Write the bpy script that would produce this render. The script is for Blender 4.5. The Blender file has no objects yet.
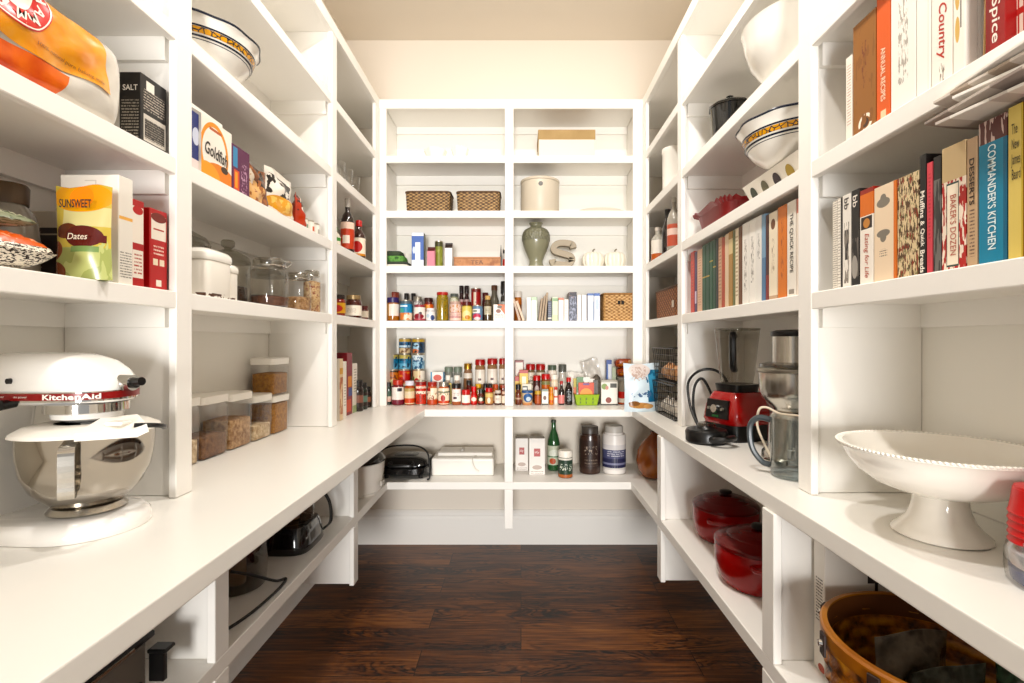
import bpy, bmesh, math, random
from mathutils import Matrix, Vector
random.seed(7)
PI = math.pi
SC = bpy.context.scene
COL = SC.collection
F = 500.0; VX = 521.0; VY = 341.0; EYE = 1.325

# ---------------------------------------------------------------- colours and materials
def c(h):
    h = h.lstrip('#')
    o = []
    for i in (0, 2, 4):
        v = int(h[i:i+2], 16)/255
        o.append(v/12.92 if v <= .04045 else ((v+.055)/1.055)**2.4)
    lum = .3*o[0]+.59*o[1]+.11*o[2]                      # deepen the darker, stronger colours a little
    k = .76 + .24*min(1, max(0, (lum-.25)/.45))
    g = 1 + .14*(1-min(1, max(0, (lum-.4)/.4)))
    return tuple(max(0, min(1, (lum+(v-lum)*g)*k)) for v in o) + (1,)

MATS = {}
def mat(name, col, rough=.45, metal=0.0, spec=.5, coat=0.0, bump=None, vary=None):
    if name in MATS: return MATS[name]
    m = bpy.data.materials.new(name); m.use_nodes = True
    nt = m.node_tree; b = nt.nodes['Principled BSDF']
    col = c(col) if isinstance(col, str) else col
    b.inputs['Base Color'].default_value = col
    b.inputs['Roughness'].default_value = rough
    b.inputs['Metallic'].default_value = metal
    b.inputs['Specular IOR Level'].default_value = spec
    b.inputs['Coat Weight'].default_value = coat
    tc = nt.nodes.new('ShaderNodeTexCoord')
    if vary:
        n = nt.nodes.new('ShaderNodeTexNoise'); n.inputs['Scale'].default_value = vary[0]; n.inputs['Detail'].default_value = 4
        nt.links.new(tc.outputs['Object'], n.inputs['Vector'])
        r = nt.nodes.new('ShaderNodeValToRGB'); r.color_ramp.elements[0].position = .35; r.color_ramp.elements[1].position = .65
        r.color_ramp.elements[0].color = col; r.color_ramp.elements[1].color = c(vary[1])
        if len(vary) > 2:
            r.color_ramp.elements.new(.5).color = c(vary[2])
        nt.links.new(n.outputs['Fac'], r.inputs['Fac']); nt.links.new(r.outputs['Color'], b.inputs['Base Color'])
    if bump:
        n = nt.nodes.new('ShaderNodeTexNoise'); n.inputs['Scale'].default_value = bump[0]; n.inputs['Detail'].default_value = 3
        nt.links.new(tc.outputs['Object'], n.inputs['Vector'])
        bp = nt.nodes.new('ShaderNodeBump'); bp.inputs['Strength'].default_value = bump[1]; bp.inputs['Distance'].default_value = .01
        nt.links.new(n.outputs['Fac'], bp.inputs['Height']); nt.links.new(bp.outputs['Normal'], b.inputs['Normal'])
    MATS[name] = m
    return m

def flat(col, rough=.45, **k):
    return mat('paint %s %.2f' % (col, rough), col, rough, **k)

def glass(name, col='#ffffff', gloss=1.0, rough=.03, extra=.05):
    if name in MATS: return MATS[name]
    m = bpy.data.materials.new(name); m.use_nodes = True
    nt = m.node_tree; nt.nodes.remove(nt.nodes['Principled BSDF'])
    out = nt.nodes['Material Output']
    t = nt.nodes.new('ShaderNodeBsdfTransparent'); t.inputs['Color'].default_value = c(col)
    g = nt.nodes.new('ShaderNodeBsdfGlossy'); g.inputs['Roughness'].default_value = rough
    fr0 = nt.nodes.new('ShaderNodeLayerWeight'); fr0.inputs['Blend'].default_value = .5
    fr = nt.nodes.new('ShaderNodeMath'); fr.operation = 'POWER'; fr.inputs[1].default_value = 3.2
    nt.links.new(fr0.outputs['Facing'], fr.inputs[0])
    ad = nt.nodes.new('ShaderNodeMath'); ad.operation = 'MULTIPLY_ADD'
    ad.inputs[1].default_value = gloss; ad.inputs[2].default_value = extra
    mx = nt.nodes.new('ShaderNodeMixShader')
    nt.links.new(fr.outputs[0], ad.inputs[0]); nt.links.new(ad.outputs[0], mx.inputs[0])
    nt.links.new(t.outputs[0], mx.inputs[1]); nt.links.new(g.outputs[0], mx.inputs[2])
    nt.links.new(mx.outputs[0], out.inputs['Surface'])
    MATS[name] = m
    return m

def art(base, *layers, u='x', v='z', rough=.4, coat=0.0):
    """printed surface: layers painted over a base in the part's own bounding-box coordinates"""
    key = ('art', base, layers, u, v, rough)
    if key in MATS: return MATS[key]
    m = bpy.data.materials.new('printed label'); m.use_nodes = True
    nt = m.node_tree; b = nt.nodes['Principled BSDF']; b.inputs['Roughness'].default_value = rough
    b.inputs['Coat Weight'].default_value = coat
    tc = nt.nodes.new('ShaderNodeTexCoord'); sp = nt.nodes.new('ShaderNodeSeparateXYZ')
    nt.links.new(tc.outputs['Generated'], sp.inputs[0])
    U = sp.outputs['xyz'.index(u)]; V = sp.outputs['xyz'.index(v)]
    def mth(op, a, bb=None, cc=None):
        n = nt.nodes.new('ShaderNodeMath'); n.operation = op
        for i, q in enumerate((a, bb, cc)):
            if q is None: continue
            if isinstance(q, (int, float)): n.inputs[i].default_value = q
            else: nt.links.new(q, n.inputs[i])
        return n.outputs[0]
    def rect(u0, u1, v0, v1):
        r = None
        for s, lo, hi in ((U, u0, u1), (V, v0, v1)):
            if lo is not None and lo > 0: q = mth('GREATER_THAN', s, lo); r = q if r is None else mth('MULTIPLY', r, q)
            if hi is not None and hi < 1: q = mth('LESS_THAN', s, hi); r = q if r is None else mth('MULTIPLY', r, q)
        return r
    cur = None
    for L in layers:
        k = L[0]; col = c(L[-1])
        if k == 'band': f = rect(0, 1, L[1], L[2])
        elif k == 'rect': f = rect(*L[1:5])
        elif k == 'ell':
            a = mth('DIVIDE', mth('SUBTRACT', U, L[1]), L[3]); d = mth('DIVIDE', mth('SUBTRACT', V, L[2]), L[4])
            f = mth('LESS_THAN', mth('ADD', mth('MULTIPLY', a, a), mth('MULTIPLY', d, d)), 1.0)
        elif k == 'ring':
            a = mth('DIVIDE', mth('SUBTRACT', U, L[1]), L[3]); d = mth('DIVIDE', mth('SUBTRACT', V, L[2]), L[4])
            q = mth('ADD', mth('MULTIPLY', a, a), mth('MULTIPLY', d, d))
            f = mth('MULTIPLY', mth('LESS_THAN', q, 1.0), mth('GREATER_THAN', q, L[5]))
        elif k == 'diag':   # above the line v = a + b*u
            f = mth('GREATER_THAN', mth('SUBTRACT', V, mth('MULTIPLY', U, L[2])), L[1])
        elif k == 'noise':  # scale, threshold, u0,u1,v0,v1
            n = nt.nodes.new('ShaderNodeTexNoise'); n.inputs['Scale'].default_value = L[1]; n.inputs['Detail'].default_value = 2
            nt.links.new(tc.outputs['Generated'], n.inputs['Vector'])
            f = mth('GREATER_THAN', n.outputs['Fac'], L[2]); q = rect(*L[3:7])
            if q is not None: f = mth('MULTIPLY', f, q)
        elif k == 'lines':  # fine print: n rows, u0,u1,v0,v1
            w = mth('GREATER_THAN', mth('FRACT', mth('MULTIPLY', V, L[1])), .55)
            n = nt.nodes.new('ShaderNodeTexNoise'); n.inputs['Scale'].default_value = 22
            nt.links.new(tc.outputs['Generated'], n.inputs['Vector'])
            f = mth('MULTIPLY', w, mth('GREATER_THAN', n.outputs['Fac'], .45)); q = rect(*L[2:6])
            if q is not None: f = mth('MULTIPLY', f, q)
        elif k == 'vlines':
            f = mth('GREATER_THAN', mth('FRACT', mth('MULTIPLY', U, L[1])), L[2])
            q = rect(*L[3:7])
            if q is not None: f = mth('MULTIPLY', f, q)
        mx = nt.nodes.new('ShaderNodeMix'); mx.data_type = 'RGBA'
        if f is None: mx.inputs[0].default_value = 1
        else: nt.links.new(f, mx.inputs[0])
        if cur is None: mx.inputs[6].default_value = c(base)
        else: nt.links.new(cur, mx.inputs[6])
        mx.inputs[7].default_value = col
        cur = mx.outputs[2]
    if cur is None: b.inputs['Base Color'].default_value = c(base)
    else: nt.links.new(cur, b.inputs['Base Color'])
    MATS[key] = m
    return m

def wicker(name, dark, mid, light, kz=260, kx=170, rough=.6, dist=.004):
    """woven strands: rows along z, stakes round the side, every other row shifted"""
    if name in MATS: return MATS[name]
    m = bpy.data.materials.new(name); m.use_nodes = True; nt = m.node_tree; b = nt.nodes['Principled BSDF']; b.inputs['Roughness'].default_value = rough
    tc = nt.nodes.new('ShaderNodeTexCoord'); sp = nt.nodes.new('ShaderNodeSeparateXYZ'); nt.links.new(tc.outputs['Object'], sp.inputs[0])
    def q(op, *a):
        n = nt.nodes.new('ShaderNodeMath'); n.operation = op
        for i, t in enumerate(a):
            if isinstance(t, (int, float)): n.inputs[i].default_value = t
            else: nt.links.new(t, n.inputs[i])
        return n.outputs[0]
    row = q('SINE', q('MULTIPLY', sp.outputs[2], kz)); st = q('SINE', q('MULTIPLY', q('ADD', q('MULTIPLY', sp.outputs[0], 1.0), q('MULTIPLY', sp.outputs[1], .93)), kx))
    n = nt.nodes.new('ShaderNodeTexNoise'); n.inputs['Scale'].default_value = 60; nt.links.new(tc.outputs['Object'], n.inputs['Vector'])
    f = q('MULTIPLY_ADD', q('MULTIPLY', row, st), .34, q('MULTIPLY_ADD', q('ABSOLUTE', row), .18, q('MULTIPLY', n.outputs['Fac'], .75)))
    r = nt.nodes.new('ShaderNodeValToRGB'); e = r.color_ramp.elements; e[0].position = .16; e[0].color = c(dark); e[1].position = .85; e[1].color = c(light); e.new(.45).color = c(mid)
    nt.links.new(f, r.inputs['Fac']); nt.links.new(r.outputs['Color'], b.inputs['Base Color'])
    bp = nt.nodes.new('ShaderNodeBump'); bp.inputs['Strength'].default_value = .8; bp.inputs['Distance'].default_value = dist
    nt.links.new(f, bp.inputs['Height']); nt.links.new(bp.outputs[0], b.inputs['Normal'])
    MATS[name] = m; return m

# ---------------------------------------------------------------- lettering, turned to flat mesh outlines
STR = {}
def prepare_text(strings):
    obs = []
    for s in strings:
        cu = bpy.data.curves.new('lettering', 'FONT'); cu.body = s[0]; cu.resolution_u = 3
        cu.offset = s[1]; cu.shear = s[2]; cu.extrude = s[3]
        if s[3]: cu.bevel_depth = .03; cu.bevel_resolution = 2
        o = bpy.data.objects.new('lettering', cu); COL.objects.link(o); obs.append((s, o, cu))
    bpy.context.view_layer.update()
    dg = bpy.context.evaluated_depsgraph_get()
    for s, o, cu in obs:
        me = bpy.data.meshes.new_from_object(o.evaluated_get(dg))
        vs = [v.co.copy() for v in me.vertices]; fs = [tuple(p.vertices) for p in me.polygons]
        STR[s[0]] = (vs, fs)
        bpy.data.meshes.remove(me)
    for s, o, cu in obs:
        bpy.data.objects.remove(o); bpy.data.curves.remove(cu)

# ---------------------------------------------------------------- mesh builder
class MB:
    def __init__(s): s.v = []; s.f = []; s.m = []; s.sm = []
    def add(s, vs, fs, mi=0, smooth=False, M=None):
        o = len(s.v)
        for p in vs:
            p = Vector(p)
            s.v.append(M @ p if M is not None else p)
        for f in fs:
            s.f.append(tuple(i+o for i in f)); s.m.append(mi); s.sm.append(smooth)
        return s
    def box(s, x0, x1, y0, y1, z0, z1, mi=0, M=None):
        vs = [(x, y, z) for z in (z0, z1) for y in (y0, y1) for x in (x0, x1)]
        return s.add(vs, [(0,2,3,1), (4,5,7,6), (0,1,5,4), (2,6,7,3), (0,4,6,2), (1,3,7,5)], mi, False, M)
    def lathe(s, prof, n=28, mi=0, at=(0,0,0), sx=1, sy=1, M=None, cap=True, fn=None):
        vs = []; fs = []
        for r, z in prof:
            for k in range(n):
                a = 2*PI*k/n
                q = fn(a, r, z) if fn else 1
                vs.append((at[0]+r*q*math.cos(a)*sx, at[1]+r*q*math.sin(a)*sy, at[2]+z))
        for i in range(len(prof)-1):
            for k in range(n):
                k2 = (k+1) % n
                fs.append((i*n+k, i*n+k2, (i+1)*n+k2, (i+1)*n+k))
        if cap:
            if prof[0][0] > 1e-6: fs.append(tuple(range(n-1, -1, -1)))
            if prof[-1][0] > 1e-6: fs.append(tuple((len(prof)-1)*n+k for k in range(n)))
        return s.add(vs, fs, mi, True, M)
    def cyl(s, p, q, r, r2=None, n=14, mi=0):
        p = Vector(p); q = Vector(q); d = q-p
        M = Matrix.Translation(p) @ d.to_track_quat('Z', 'Y').to_matrix().to_4x4()
        return s.lathe([(r, 0), (r if r2 is None else r2, d.length)], n, mi, M=M)
    def tube(s, pts, r, n=8, mi=0, closed=False):
        pts = [Vector(p) for p in pts]; N = len(pts); vs = []; fs = []; up = None
        for i, p in enumerate(pts):
            if closed: d = pts[(i+1) % N]-pts[i-1]
            else: d = pts[min(i+1, N-1)]-pts[max(i-1, 0)]
            d.normalize()
            if up is None: up = Vector((0,0,1)) if abs(d.z) < .9 else Vector((1,0,0))
            a = d.cross(up)
            if a.length < 1e-5: a = d.cross(Vector((0.3,1,.2)))
            a.normalize(); b = a.cross(d).normalized(); up = b
            for k in range(n):
                t = 2*PI*k/n
                vs.append(p + a*math.cos(t)*r + b*math.sin(t)*r)
        for i in range(N if closed else N-1):
            j = (i+1) % N
            for k in range(n):
                k2 = (k+1) % n
                fs.append((i*n+k, i*n+k2, j*n+k2, j*n+k))
        if not closed:
            fs.append(tuple(range(n-1, -1, -1))); fs.append(tuple((N-1)*n+k for k in range(n)))
        return s.add(vs, fs, mi, True)
    def prism(s, poly, z0, z1, mi=0, M=None, smooth=False):
        n = len(poly)
        vs = [(x, y, z0) for x, y in poly] + [(x, y, z1) for x, y in poly]
        fs = [tuple(range(n-1, -1, -1)), tuple(range(n, 2*n))] + [(i, (i+1) % n, n+(i+1) % n, n+i) for i in range(n)]
        return s.add(vs, fs, mi, smooth, M)
    def rings(s, rings, mi=0, smooth=True, cap=True, closed=True, M=None):
        n = len(rings[0]); vs = [p for r in rings for p in r]; fs = []
        for i in range(len(rings)-1):
            for k in range(n if closed else n-1):
                k2 = (k+1) % n
                fs.append((i*n+k, i*n+k2, (i+1)*n+k2, (i+1)*n+k))
        if cap:
            fs.append(tuple(range(n-1, -1, -1))); fs.append(tuple((len(rings)-1)*n+k for k in range(n)))
        return s.add(vs, fs, mi, smooth, M)
    def text(s, string, cx, cz, w, h, y=-.0008, roll=0, mi=0, M=None, keep=True):
        """letters in the x-z plane facing -y, fitted in a w by h box (before the roll, in degrees)"""
        vs, fs = STR[string]
        x0 = min(v.x for v in vs); x1 = max(v.x for v in vs); y0 = min(v.y for v in vs); y1 = max(v.y for v in vs)
        sx = w/(x1-x0); sy = h/(y1-y0)
        R = Matrix.Translation((cx, y, cz)) @ Matrix.Rotation(math.radians(roll), 4, 'Y')
        out = [((v.x-(x0+x1)/2)*sx, -v.z*sy, (v.y-(y0+y1)/2)*sy) for v in vs]
        T = R if M is None else M @ R
        return s.add(out, fs, mi, False, T)
    def build(s, name, mats, parent=None, loc=None, bevel=0, sharp=40, seg=1):
        me = bpy.data.meshes.new(name)
        me.from_pydata([tuple(v) for v in s.v], [], s.f)
        if not isinstance(mats, (list, tuple)): mats = [mats]
        for m in mats: me.materials.append(m)
        me.polygons.foreach_set('material_index', s.m)
        me.polygons.foreach_set('use_smooth', s.sm)
        bm = bmesh.new(); bm.from_mesh(me)
        if bevel:
            ed = [e for e in bm.edges if len(e.link_faces) == 2 and e.calc_face_angle(0) > .6]
            bmesh.ops.bevel(bm, geom=ed, offset=bevel, segments=seg, affect='EDGES', profile=.6)
        bmesh.ops.recalc_face_normals(bm, faces=bm.faces[:])
        bm.to_mesh(me); bm.free()
        if any(s.sm): me.set_sharp_from_angle(angle=math.radians(sharp))
        o = bpy.data.objects.new(name, me); COL.objects.link(o)
        if parent is not None: o.parent = parent
        if loc is not None: o.location = loc
        return o

def tag(o, label, cat, group=None, kind=None):
    o['label'] = label; o['category'] = cat
    if group: o['group'] = group
    if kind: o['kind'] = kind
    return o
def thing(name, label, cat, loc=(0,0,0), rz=0, group=None):
    o = bpy.data.objects.new(name, None); COL.objects.link(o)
    o.empty_display_size = .05
    o.location = (loc[0], loc[1], loc[2]+(0 if cat == 'shelving' else .0008)); o.rotation_euler = (0, 0, math.radians(rz))
    return tag(o, label, cat, group)
def dup(root, loc, rz=None, label=None):
    r = root.copy(); COL.objects.link(r); r.location = loc
    if rz is not None: r.rotation_euler = (0, 0, math.radians(rz))
    if label: r['label'] = label
    for ch in list(root.children):
        k = ch.copy(); COL.objects.link(k); k.parent = r
        for g in list(ch.children):
            d = g.copy(); COL.objects.link(d); d.parent = k
    return r
def struct(name, mb, m, bevel=0):
    o = mb.build(name, m, bevel=bevel); o['kind'] = 'structure'; return o
def fine(pts, n=10, closed=False):
    """smooth curve through points"""
    P = [Vector(p) for p in pts]; out = []; N = len(P)
    for i in range(N if closed else N-1):
        g = (lambda k: P[k % N]) if closed else (lambda k: P[max(0, min(N-1, k))])
        a, b, d, e = g(i-1), g(i), g(i+1), g(i+2)
        for k in range(n):
            t = k/n
            out.append(.5*((2*b) + (d-a)*t + (2*a-5*b+4*d-e)*t*t + (3*b-a-3*d+e)*t*t*t))
    if not closed: out.append(P[-1])
    return out
def xw(px, Y): return (px-VX)*Y/F
def zw(py, Y): return EYE-(py-VY)*Y/F

prepare_text([(s, o, sh, 0) for s, o, sh in [
 ('A',.02,0),('R',.02,0),('M',.02,0),('&',.02,0),('H',.02,0),('E',.02,0),
 ('100% natural pure baking soda',0,0.1),('SALT',.01,0),('SUNSWEET',.02,0),('Dates',.0,.2),('KitchenAid',.03,0),('ultra power',0,0),
 ('Goldfish',.02,.1),('TEA',0,0),('DESSERTS',.02,0),('COMMANDER\'S KITCHEN',.01,0),('The\nNew\nJames\nBeard',0,0),
 ('Muffins',.02,0),('Quick',.02,0),('Breads',.02,0),('BAKER\'S DOZEN',0,0),('Eating for Life',.0,.2),('bb',.01,0),('Spice',.01,.1),('Country',.01,.3),
 ('ANNUAL RECIPES',.01,0),('THE QUICK RECIPE',.01,0),('illy',0,.1)]])

# ---------------------------------------------------------------- common materials
WHITE = mat('white paint', '#f1eee8', .38, bump=(60, .02))
COUNTER = mat('white lacquered counter', '#f0ede6', .3)
PANEL = mat('white back panel paint', '#eeebe3', .5)
BEIGE = mat('beige wall paint', '#e6ddd0', .8, bump=(90, .04))
CEIL = mat('ceiling paint', '#e2d9cb', .85, bump=(90, .04))
STEEL = mat('brushed steel', '#c9c4bb', .22, 1.0)
CHROME = mat('polished chrome', '#d8d6d2', .07, 1.0)
TIN = mat('tin', '#cfc7b6', .3, .9)
BLACK = mat('black plastic', '#0c0b0b', .3)
CORD = mat('black rubber cord', '#0e0d0d', .5)
CLEAR = glass('clear glass', '#ffffff', .6, .03, .04)
PLASTIC = glass('clear plastic', '#ffffff', .45, .12, .035)
SMOKE = glass('smoky plastic', '#c4c1ba', .9, .05, .07)
PORC = mat('white porcelain', '#f3efe6', .14, coat=.4)
PAPER = mat('paper pages', '#e9dfca', .8)
LAMP1, LAMP2, WORLD, EXPO, LOOK = 21, 540, .4, .22, 'None'
# ================================================================ the room
XL, XR, YB, YF = -1.145, 1.026, 3.28, -1.0
ZC = 3.30
FL, FR, FB = -.845, .726, 2.98          # faces of the left, right and back shelving
ROWH = .165
fm = bpy.data.materials.new('dark walnut planks'); fm.use_nodes = True
nt = fm.node_tree; N = nt.nodes; K = nt.links; bs = N['Principled BSDF']
tc = N.new('ShaderNodeTexCoord')
br = N.new('ShaderNodeTexBrick'); br.offset = .37; br.inputs['Scale'].default_value = 1; br.inputs['Mortar Size'].default_value = .0016
br.inputs['Brick Width'].default_value = 1.15; br.inputs['Row Height'].default_value = ROWH
br.inputs['Color1'].default_value = (0,0,0,1); br.inputs['Color2'].default_value = (1,1,1,1); br.inputs['Mortar'].default_value = (.5,.5,.5,1)
K.new(tc.outputs['Object'], br.inputs['Vector'])
# each plank gets its own slice of grain
sx = N.new('ShaderNodeSeparateXYZ'); K.new(tc.outputs['Object'], sx.inputs[0])
pl = N.new('ShaderNodeMath'); pl.operation = 'MULTIPLY'; pl.inputs[1].default_value = 7.3; K.new(br.outputs['Color'], pl.inputs[0])
row = N.new('ShaderNodeMath'); row.operation = 'DIVIDE'; row.inputs[1].default_value = ROWH; K.new(sx.outputs[1], row.inputs[0])
rfl = N.new('ShaderNodeMath'); rfl.operation = 'FLOOR'; K.new(row.outputs[0], rfl.inputs[0])
rm = N.new('ShaderNodeMath'); rm.operation = 'MULTIPLY_ADD'; rm.inputs[1].default_value = 3.7; K.new(rfl.outputs[0], rm.inputs[0]); K.new(pl.outputs[0], rm.inputs[2])
cx = N.new('ShaderNodeCombineXYZ'); K.new(sx.outputs[0], cx.inputs[0]); K.new(sx.outputs[1], cx.inputs[1]); K.new(rm.outputs[0], cx.inputs[2])
mp = N.new('ShaderNodeMapping'); mp.inputs['Scale'].default_value = (1.0, 5.5, 1); K.new(cx.outputs[0], mp.inputs[0])
n1 = N.new('ShaderNodeTexNoise'); n1.inputs['Scale'].default_value = 1.6; n1.inputs['Detail'].default_value = 4; n1.inputs['Distortion'].default_value = 1.2; K.new(mp.outputs[0], n1.inputs['Vector'])
# cathedral grain: contour lines of the slow noise
gm = N.new('ShaderNodeMath'); gm.operation = 'MULTIPLY'; gm.inputs[1].default_value = 6.5; K.new(n1.outputs['Fac'], gm.inputs[0])
gs = N.new('ShaderNodeMath'); gs.operation = 'SINE'
gm2 = N.new('ShaderNodeMath'); gm2.operation = 'MULTIPLY'; gm2.inputs[1].default_value = 6.28; K.new(gm.outputs[0], gm2.inputs[0]); K.new(gm2.outputs[0], gs.inputs[0])
ga = N.new('ShaderNodeMath'); ga.operation = 'ABSOLUTE'; K.new(gs.outputs[0], ga.inputs[0])
mp2 = N.new('ShaderNodeMapping'); mp2.inputs['Scale'].default_value = (5, 120, 1); K.new(cx.outputs[0], mp2.inputs[0])
n2 = N.new('ShaderNodeTexNoise'); n2.inputs['Scale'].default_value = 1; n2.inputs['Detail'].default_value = 3; K.new(mp2.outputs[0], n2.inputs['Vector'])
n3 = N.new('ShaderNodeTexNoise'); n3.inputs['Scale'].default_value = 2.2; n3.inputs['Detail'].default_value = 3
mp3 = N.new('ShaderNodeMapping'); mp3.inputs['Scale'].default_value = (1.2, 3.5, 1); K.new(cx.outputs[0], mp3.inputs[0]); K.new(mp3.outputs[0], n3.inputs['Vector'])
def mm(op, a, b_):
    q = N.new('ShaderNodeMath'); q.operation = op
    for i, t in enumerate((a, b_)):
        if isinstance(t, (int, float)): q.inputs[i].default_value = t
        else: K.new(t, q.inputs[i])
    return q.outputs[0]
gl1 = mm('POWER', mm('SUBTRACT', 1.0, ga.outputs[0]), 1.3)                     # dark contour lines of the grain
patch = N.new('ShaderNodeMapRange'); patch.inputs[1].default_value = .42; patch.inputs[2].default_value = .68; K.new(n3.outputs['Fac'], patch.inputs[0])
fig = mm('MULTIPLY', gl1, mm('MULTIPLY', patch.outputs[0], .62))
streak = N.new('ShaderNodeMapRange'); streak.inputs[1].default_value = .3; streak.inputs[2].default_value = .7; K.new(n2.outputs['Fac'], streak.inputs[0])
tot = mm('ADD', mm('SUBTRACT', mm('MULTIPLY', streak.outputs[0], .34), fig), mm('ADD', mm('MULTIPLY', n1.outputs['Fac'], .50), mm('MULTIPLY', br.outputs['Color'], .22)))
rp = N.new('ShaderNodeValToRGB'); e = rp.color_ramp.elements
e[0].position = .12; e[0].color = c('#0b0402'); e[1].position = .85; e[1].color = c('#9a6438')
rp.color_ramp.elements.new(.32).color = c('#331708'); rp.color_ramp.elements.new(.55).color = c('#683d20')
K.new(tot, rp.inputs['Fac'])
mo = N.new('ShaderNodeMix'); mo.data_type = 'RGBA'; K.new(br.outputs['Fac'], mo.inputs[0]); K.new(rp.outputs['Color'], mo.inputs[6]); mo.inputs[7].default_value = c('#0a0503')
K.new(mo.outputs[2], bs.inputs['Base Color']); bs.inputs['Roughness'].default_value = .42
bp = N.new('ShaderNodeBump'); bp.inputs['Strength'].default_value = .15; bp.inputs['Distance'].default_value = .002; K.new(tot, bp.inputs['Height']); K.new(bp.outputs[0], bs.inputs['Normal'])

struct('floor', MB().box(XL-.1, XR+.1, YF, YB+.1, -.05, 0), fm)
struct('ceiling', MB().box(XL-.1, XR+.1, YF, YB+.1, ZC, ZC+.05), CEIL)
struct('wall_left', MB().box(XL-.1, XL, YF, YB, 0, ZC), BEIGE)
struct('wall_right', MB().box(XR, XR+.1, YF, YB, 0, ZC), BEIGE)
struct('wall_back', MB().box(XL-.1, XR+.1, YB, YB+.1, 0, ZC), BEIGE)
prof = [(0,0),(.018,0),(.018,.165),(.012,.175),(.012,.185),(.02,.192),(.02,.205),(.008,.222),(0,.225)]
def base(name, p, q, nrm):
    mb = MB(); p = Vector(p); q = Vector(q); nrm = Vector(nrm); r = []
    for e_ in (p, q): r.append([e_ + nrm*a + Vector((0,0,z)) for a, z in prof])
    mb.rings(r, smooth=False); struct(name, mb, WHITE)
base('baseboard_back', (XL, YB, 0), (XR, YB, 0), (0,-1,0))
base('baseboard_left', (XL, YF, 0), (XL, YB-.02, 0), (1,0,0))
base('baseboard_right', (XR, YF, 0), (XR, YB-.02, 0), (-1,0,0))

# ================================================================ built-in shelving
ZS = [1.448, 1.776, 2.105, 2.433]; T = .042
CT = .94; LS = .525
def unit_side(side):
    s = -1 if side == 'left' else 1
    face = FL if s < 0 else FR; wall = XL if s < 0 else XR
    fx = abs(face); wx = abs(wall)
    ys = (.2, 1.255, 2.265) if s < 0 else (.2, 1.28, 2.29)
    t = thing('wall_shelving', 'tall white built-in shelving along the %s wall above the counter' % side, 'shelving', (wall, 1.7, CT))
    off = Vector((wall, 1.7, CT))
    def part(name, mb, m=WHITE, bevel=.002):
        for v in mb.v: v -= off
        return mb.build(name, m, t, bevel=bevel)
    def b(mb, a0, a1, y0, y1, z0, z1):      # a: distance from the room's axis
        x0, x1 = sorted((s*a0, s*a1)); return mb.box(x0, x1, y0, y1, z0, z1)
    part('back_panel', b(MB(), wx-.007, wx-.001, ys[0], YB-.001, CT+.001, 2.75), PANEL, 0)
    for y in ys: part('partition', b(MB(), fx+.018, wx-.008, y-.011, y+.011, CT+.001, 2.745))
    for y in ys: part('face_stile', b(MB(), fx, fx+.019, y-.03, y+.03, CT+.001, 2.764))
    part('face_stile', b(MB(), fx, fx+.019, FB-.075, FB-.001, CT+.001, 2.764))
    bays = [(ys[0]+.012, ys[1]-.012), (ys[1]+.012, ys[2]-.012), (ys[2]+.012, YB-.002)]
    for i, (y0, y1) in enumerate(bays):
        e1 = y1 if i < 2 else FB-.04
        for z in ZS:
            part('shelf', b(b(MB(), fx+.019, wx-.008, y0, y1, z-T+.012, z), fx+.001, fx+.02, y0-.012, e1+.012, z-T, z))
            mb = MB(); b(mb, wx-.024, wx-.0075, y0, y1, z-T-.046, z-T+.013)
            b(mb, fx+.03, wx-.024, y0, y0+.015, z-T-.046, z-T+.013)
            if i < 2: b(mb, fx+.03, wx-.024, y1-.015, y1, z-T-.046, z-T+.013)
            part('support_cleat', mb, WHITE, 0)
        part('top_board', b(MB(), fx+.019, wx-.008, y0, y1, 2.72, 2.745))
    part('top_rail', b(MB(), fx-.003, fx+.022, ys[0]-.03, FB-.001, 2.713, 2.768))
unit_side('left'); unit_side('right')

t = thing('wall_shelving', 'white built-in shelving with two bays across the back wall above the counter', 'shelving', (-.06, FB, CT))
off = Vector((-.06, FB, CT))
def part(name, mb, m=WHITE, bevel=.002):
    for v in mb.v: v -= off
    return mb.build(name, m, t, bevel=bevel)
part('back_panel', MB().box(FL, FR, YB-.007, YB-.001, CT+.001, 2.75), PANEL, 0)
sx_ = [(FL-.0, -.803), (-.096, -.045), (.668, FR)]
for x0, x1 in sx_: part('face_stile', MB().box(x0, x1, FB, FB+.019, CT+.001, 2.764))
for x in (FL+.022, -.071, FR-.022): part('partition', MB().box(x-.011, x+.011, FB+.018, YB-.008, CT+.001, 2.745))
for x0, x1, e0, e1 in ((FL+.034, -.083, -.803, -.096), (-.059, FR-.034, -.045, .668)):
    for z in ZS:
        part('shelf', MB().box(x0, x1, FB+.019, YB-.008, z-T+.012, z).box(e0-.001, e1+.001, FB+.001, FB+.02, z-T, z))
        part('support_cleat', MB().box(x0, x1, YB-.024, YB-.0075, z-T-.046, z-T+.013), WHITE, 0)
    part('support_cleat', MB().box(x0, x1, YB-.024, YB-.0075, 2.675, 2.721), WHITE, 0)
    part('top_board', MB().box(x0, x1, FB+.019, YB-.008, 2.72, 2.745))
part('top_rail', MB().box(FL, FR, FB-.003, FB+.022, 2.713, 2.768))

# counter: one continuous U
poly = [(XL+.001, .1), (-.545, .1), (-.545, 2.83), (.63, 2.83), (.63, .1), (XR-.001, .1), (XR-.001, YB-.001), (XL+.001, YB-.001)]
tag(MB().prism(poly, CT-.042, CT).build('countertop', COUNTER, bevel=.003, seg=2), 'continuous white U-shaped countertop running round three sides of the pantry', 'countertop')

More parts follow.
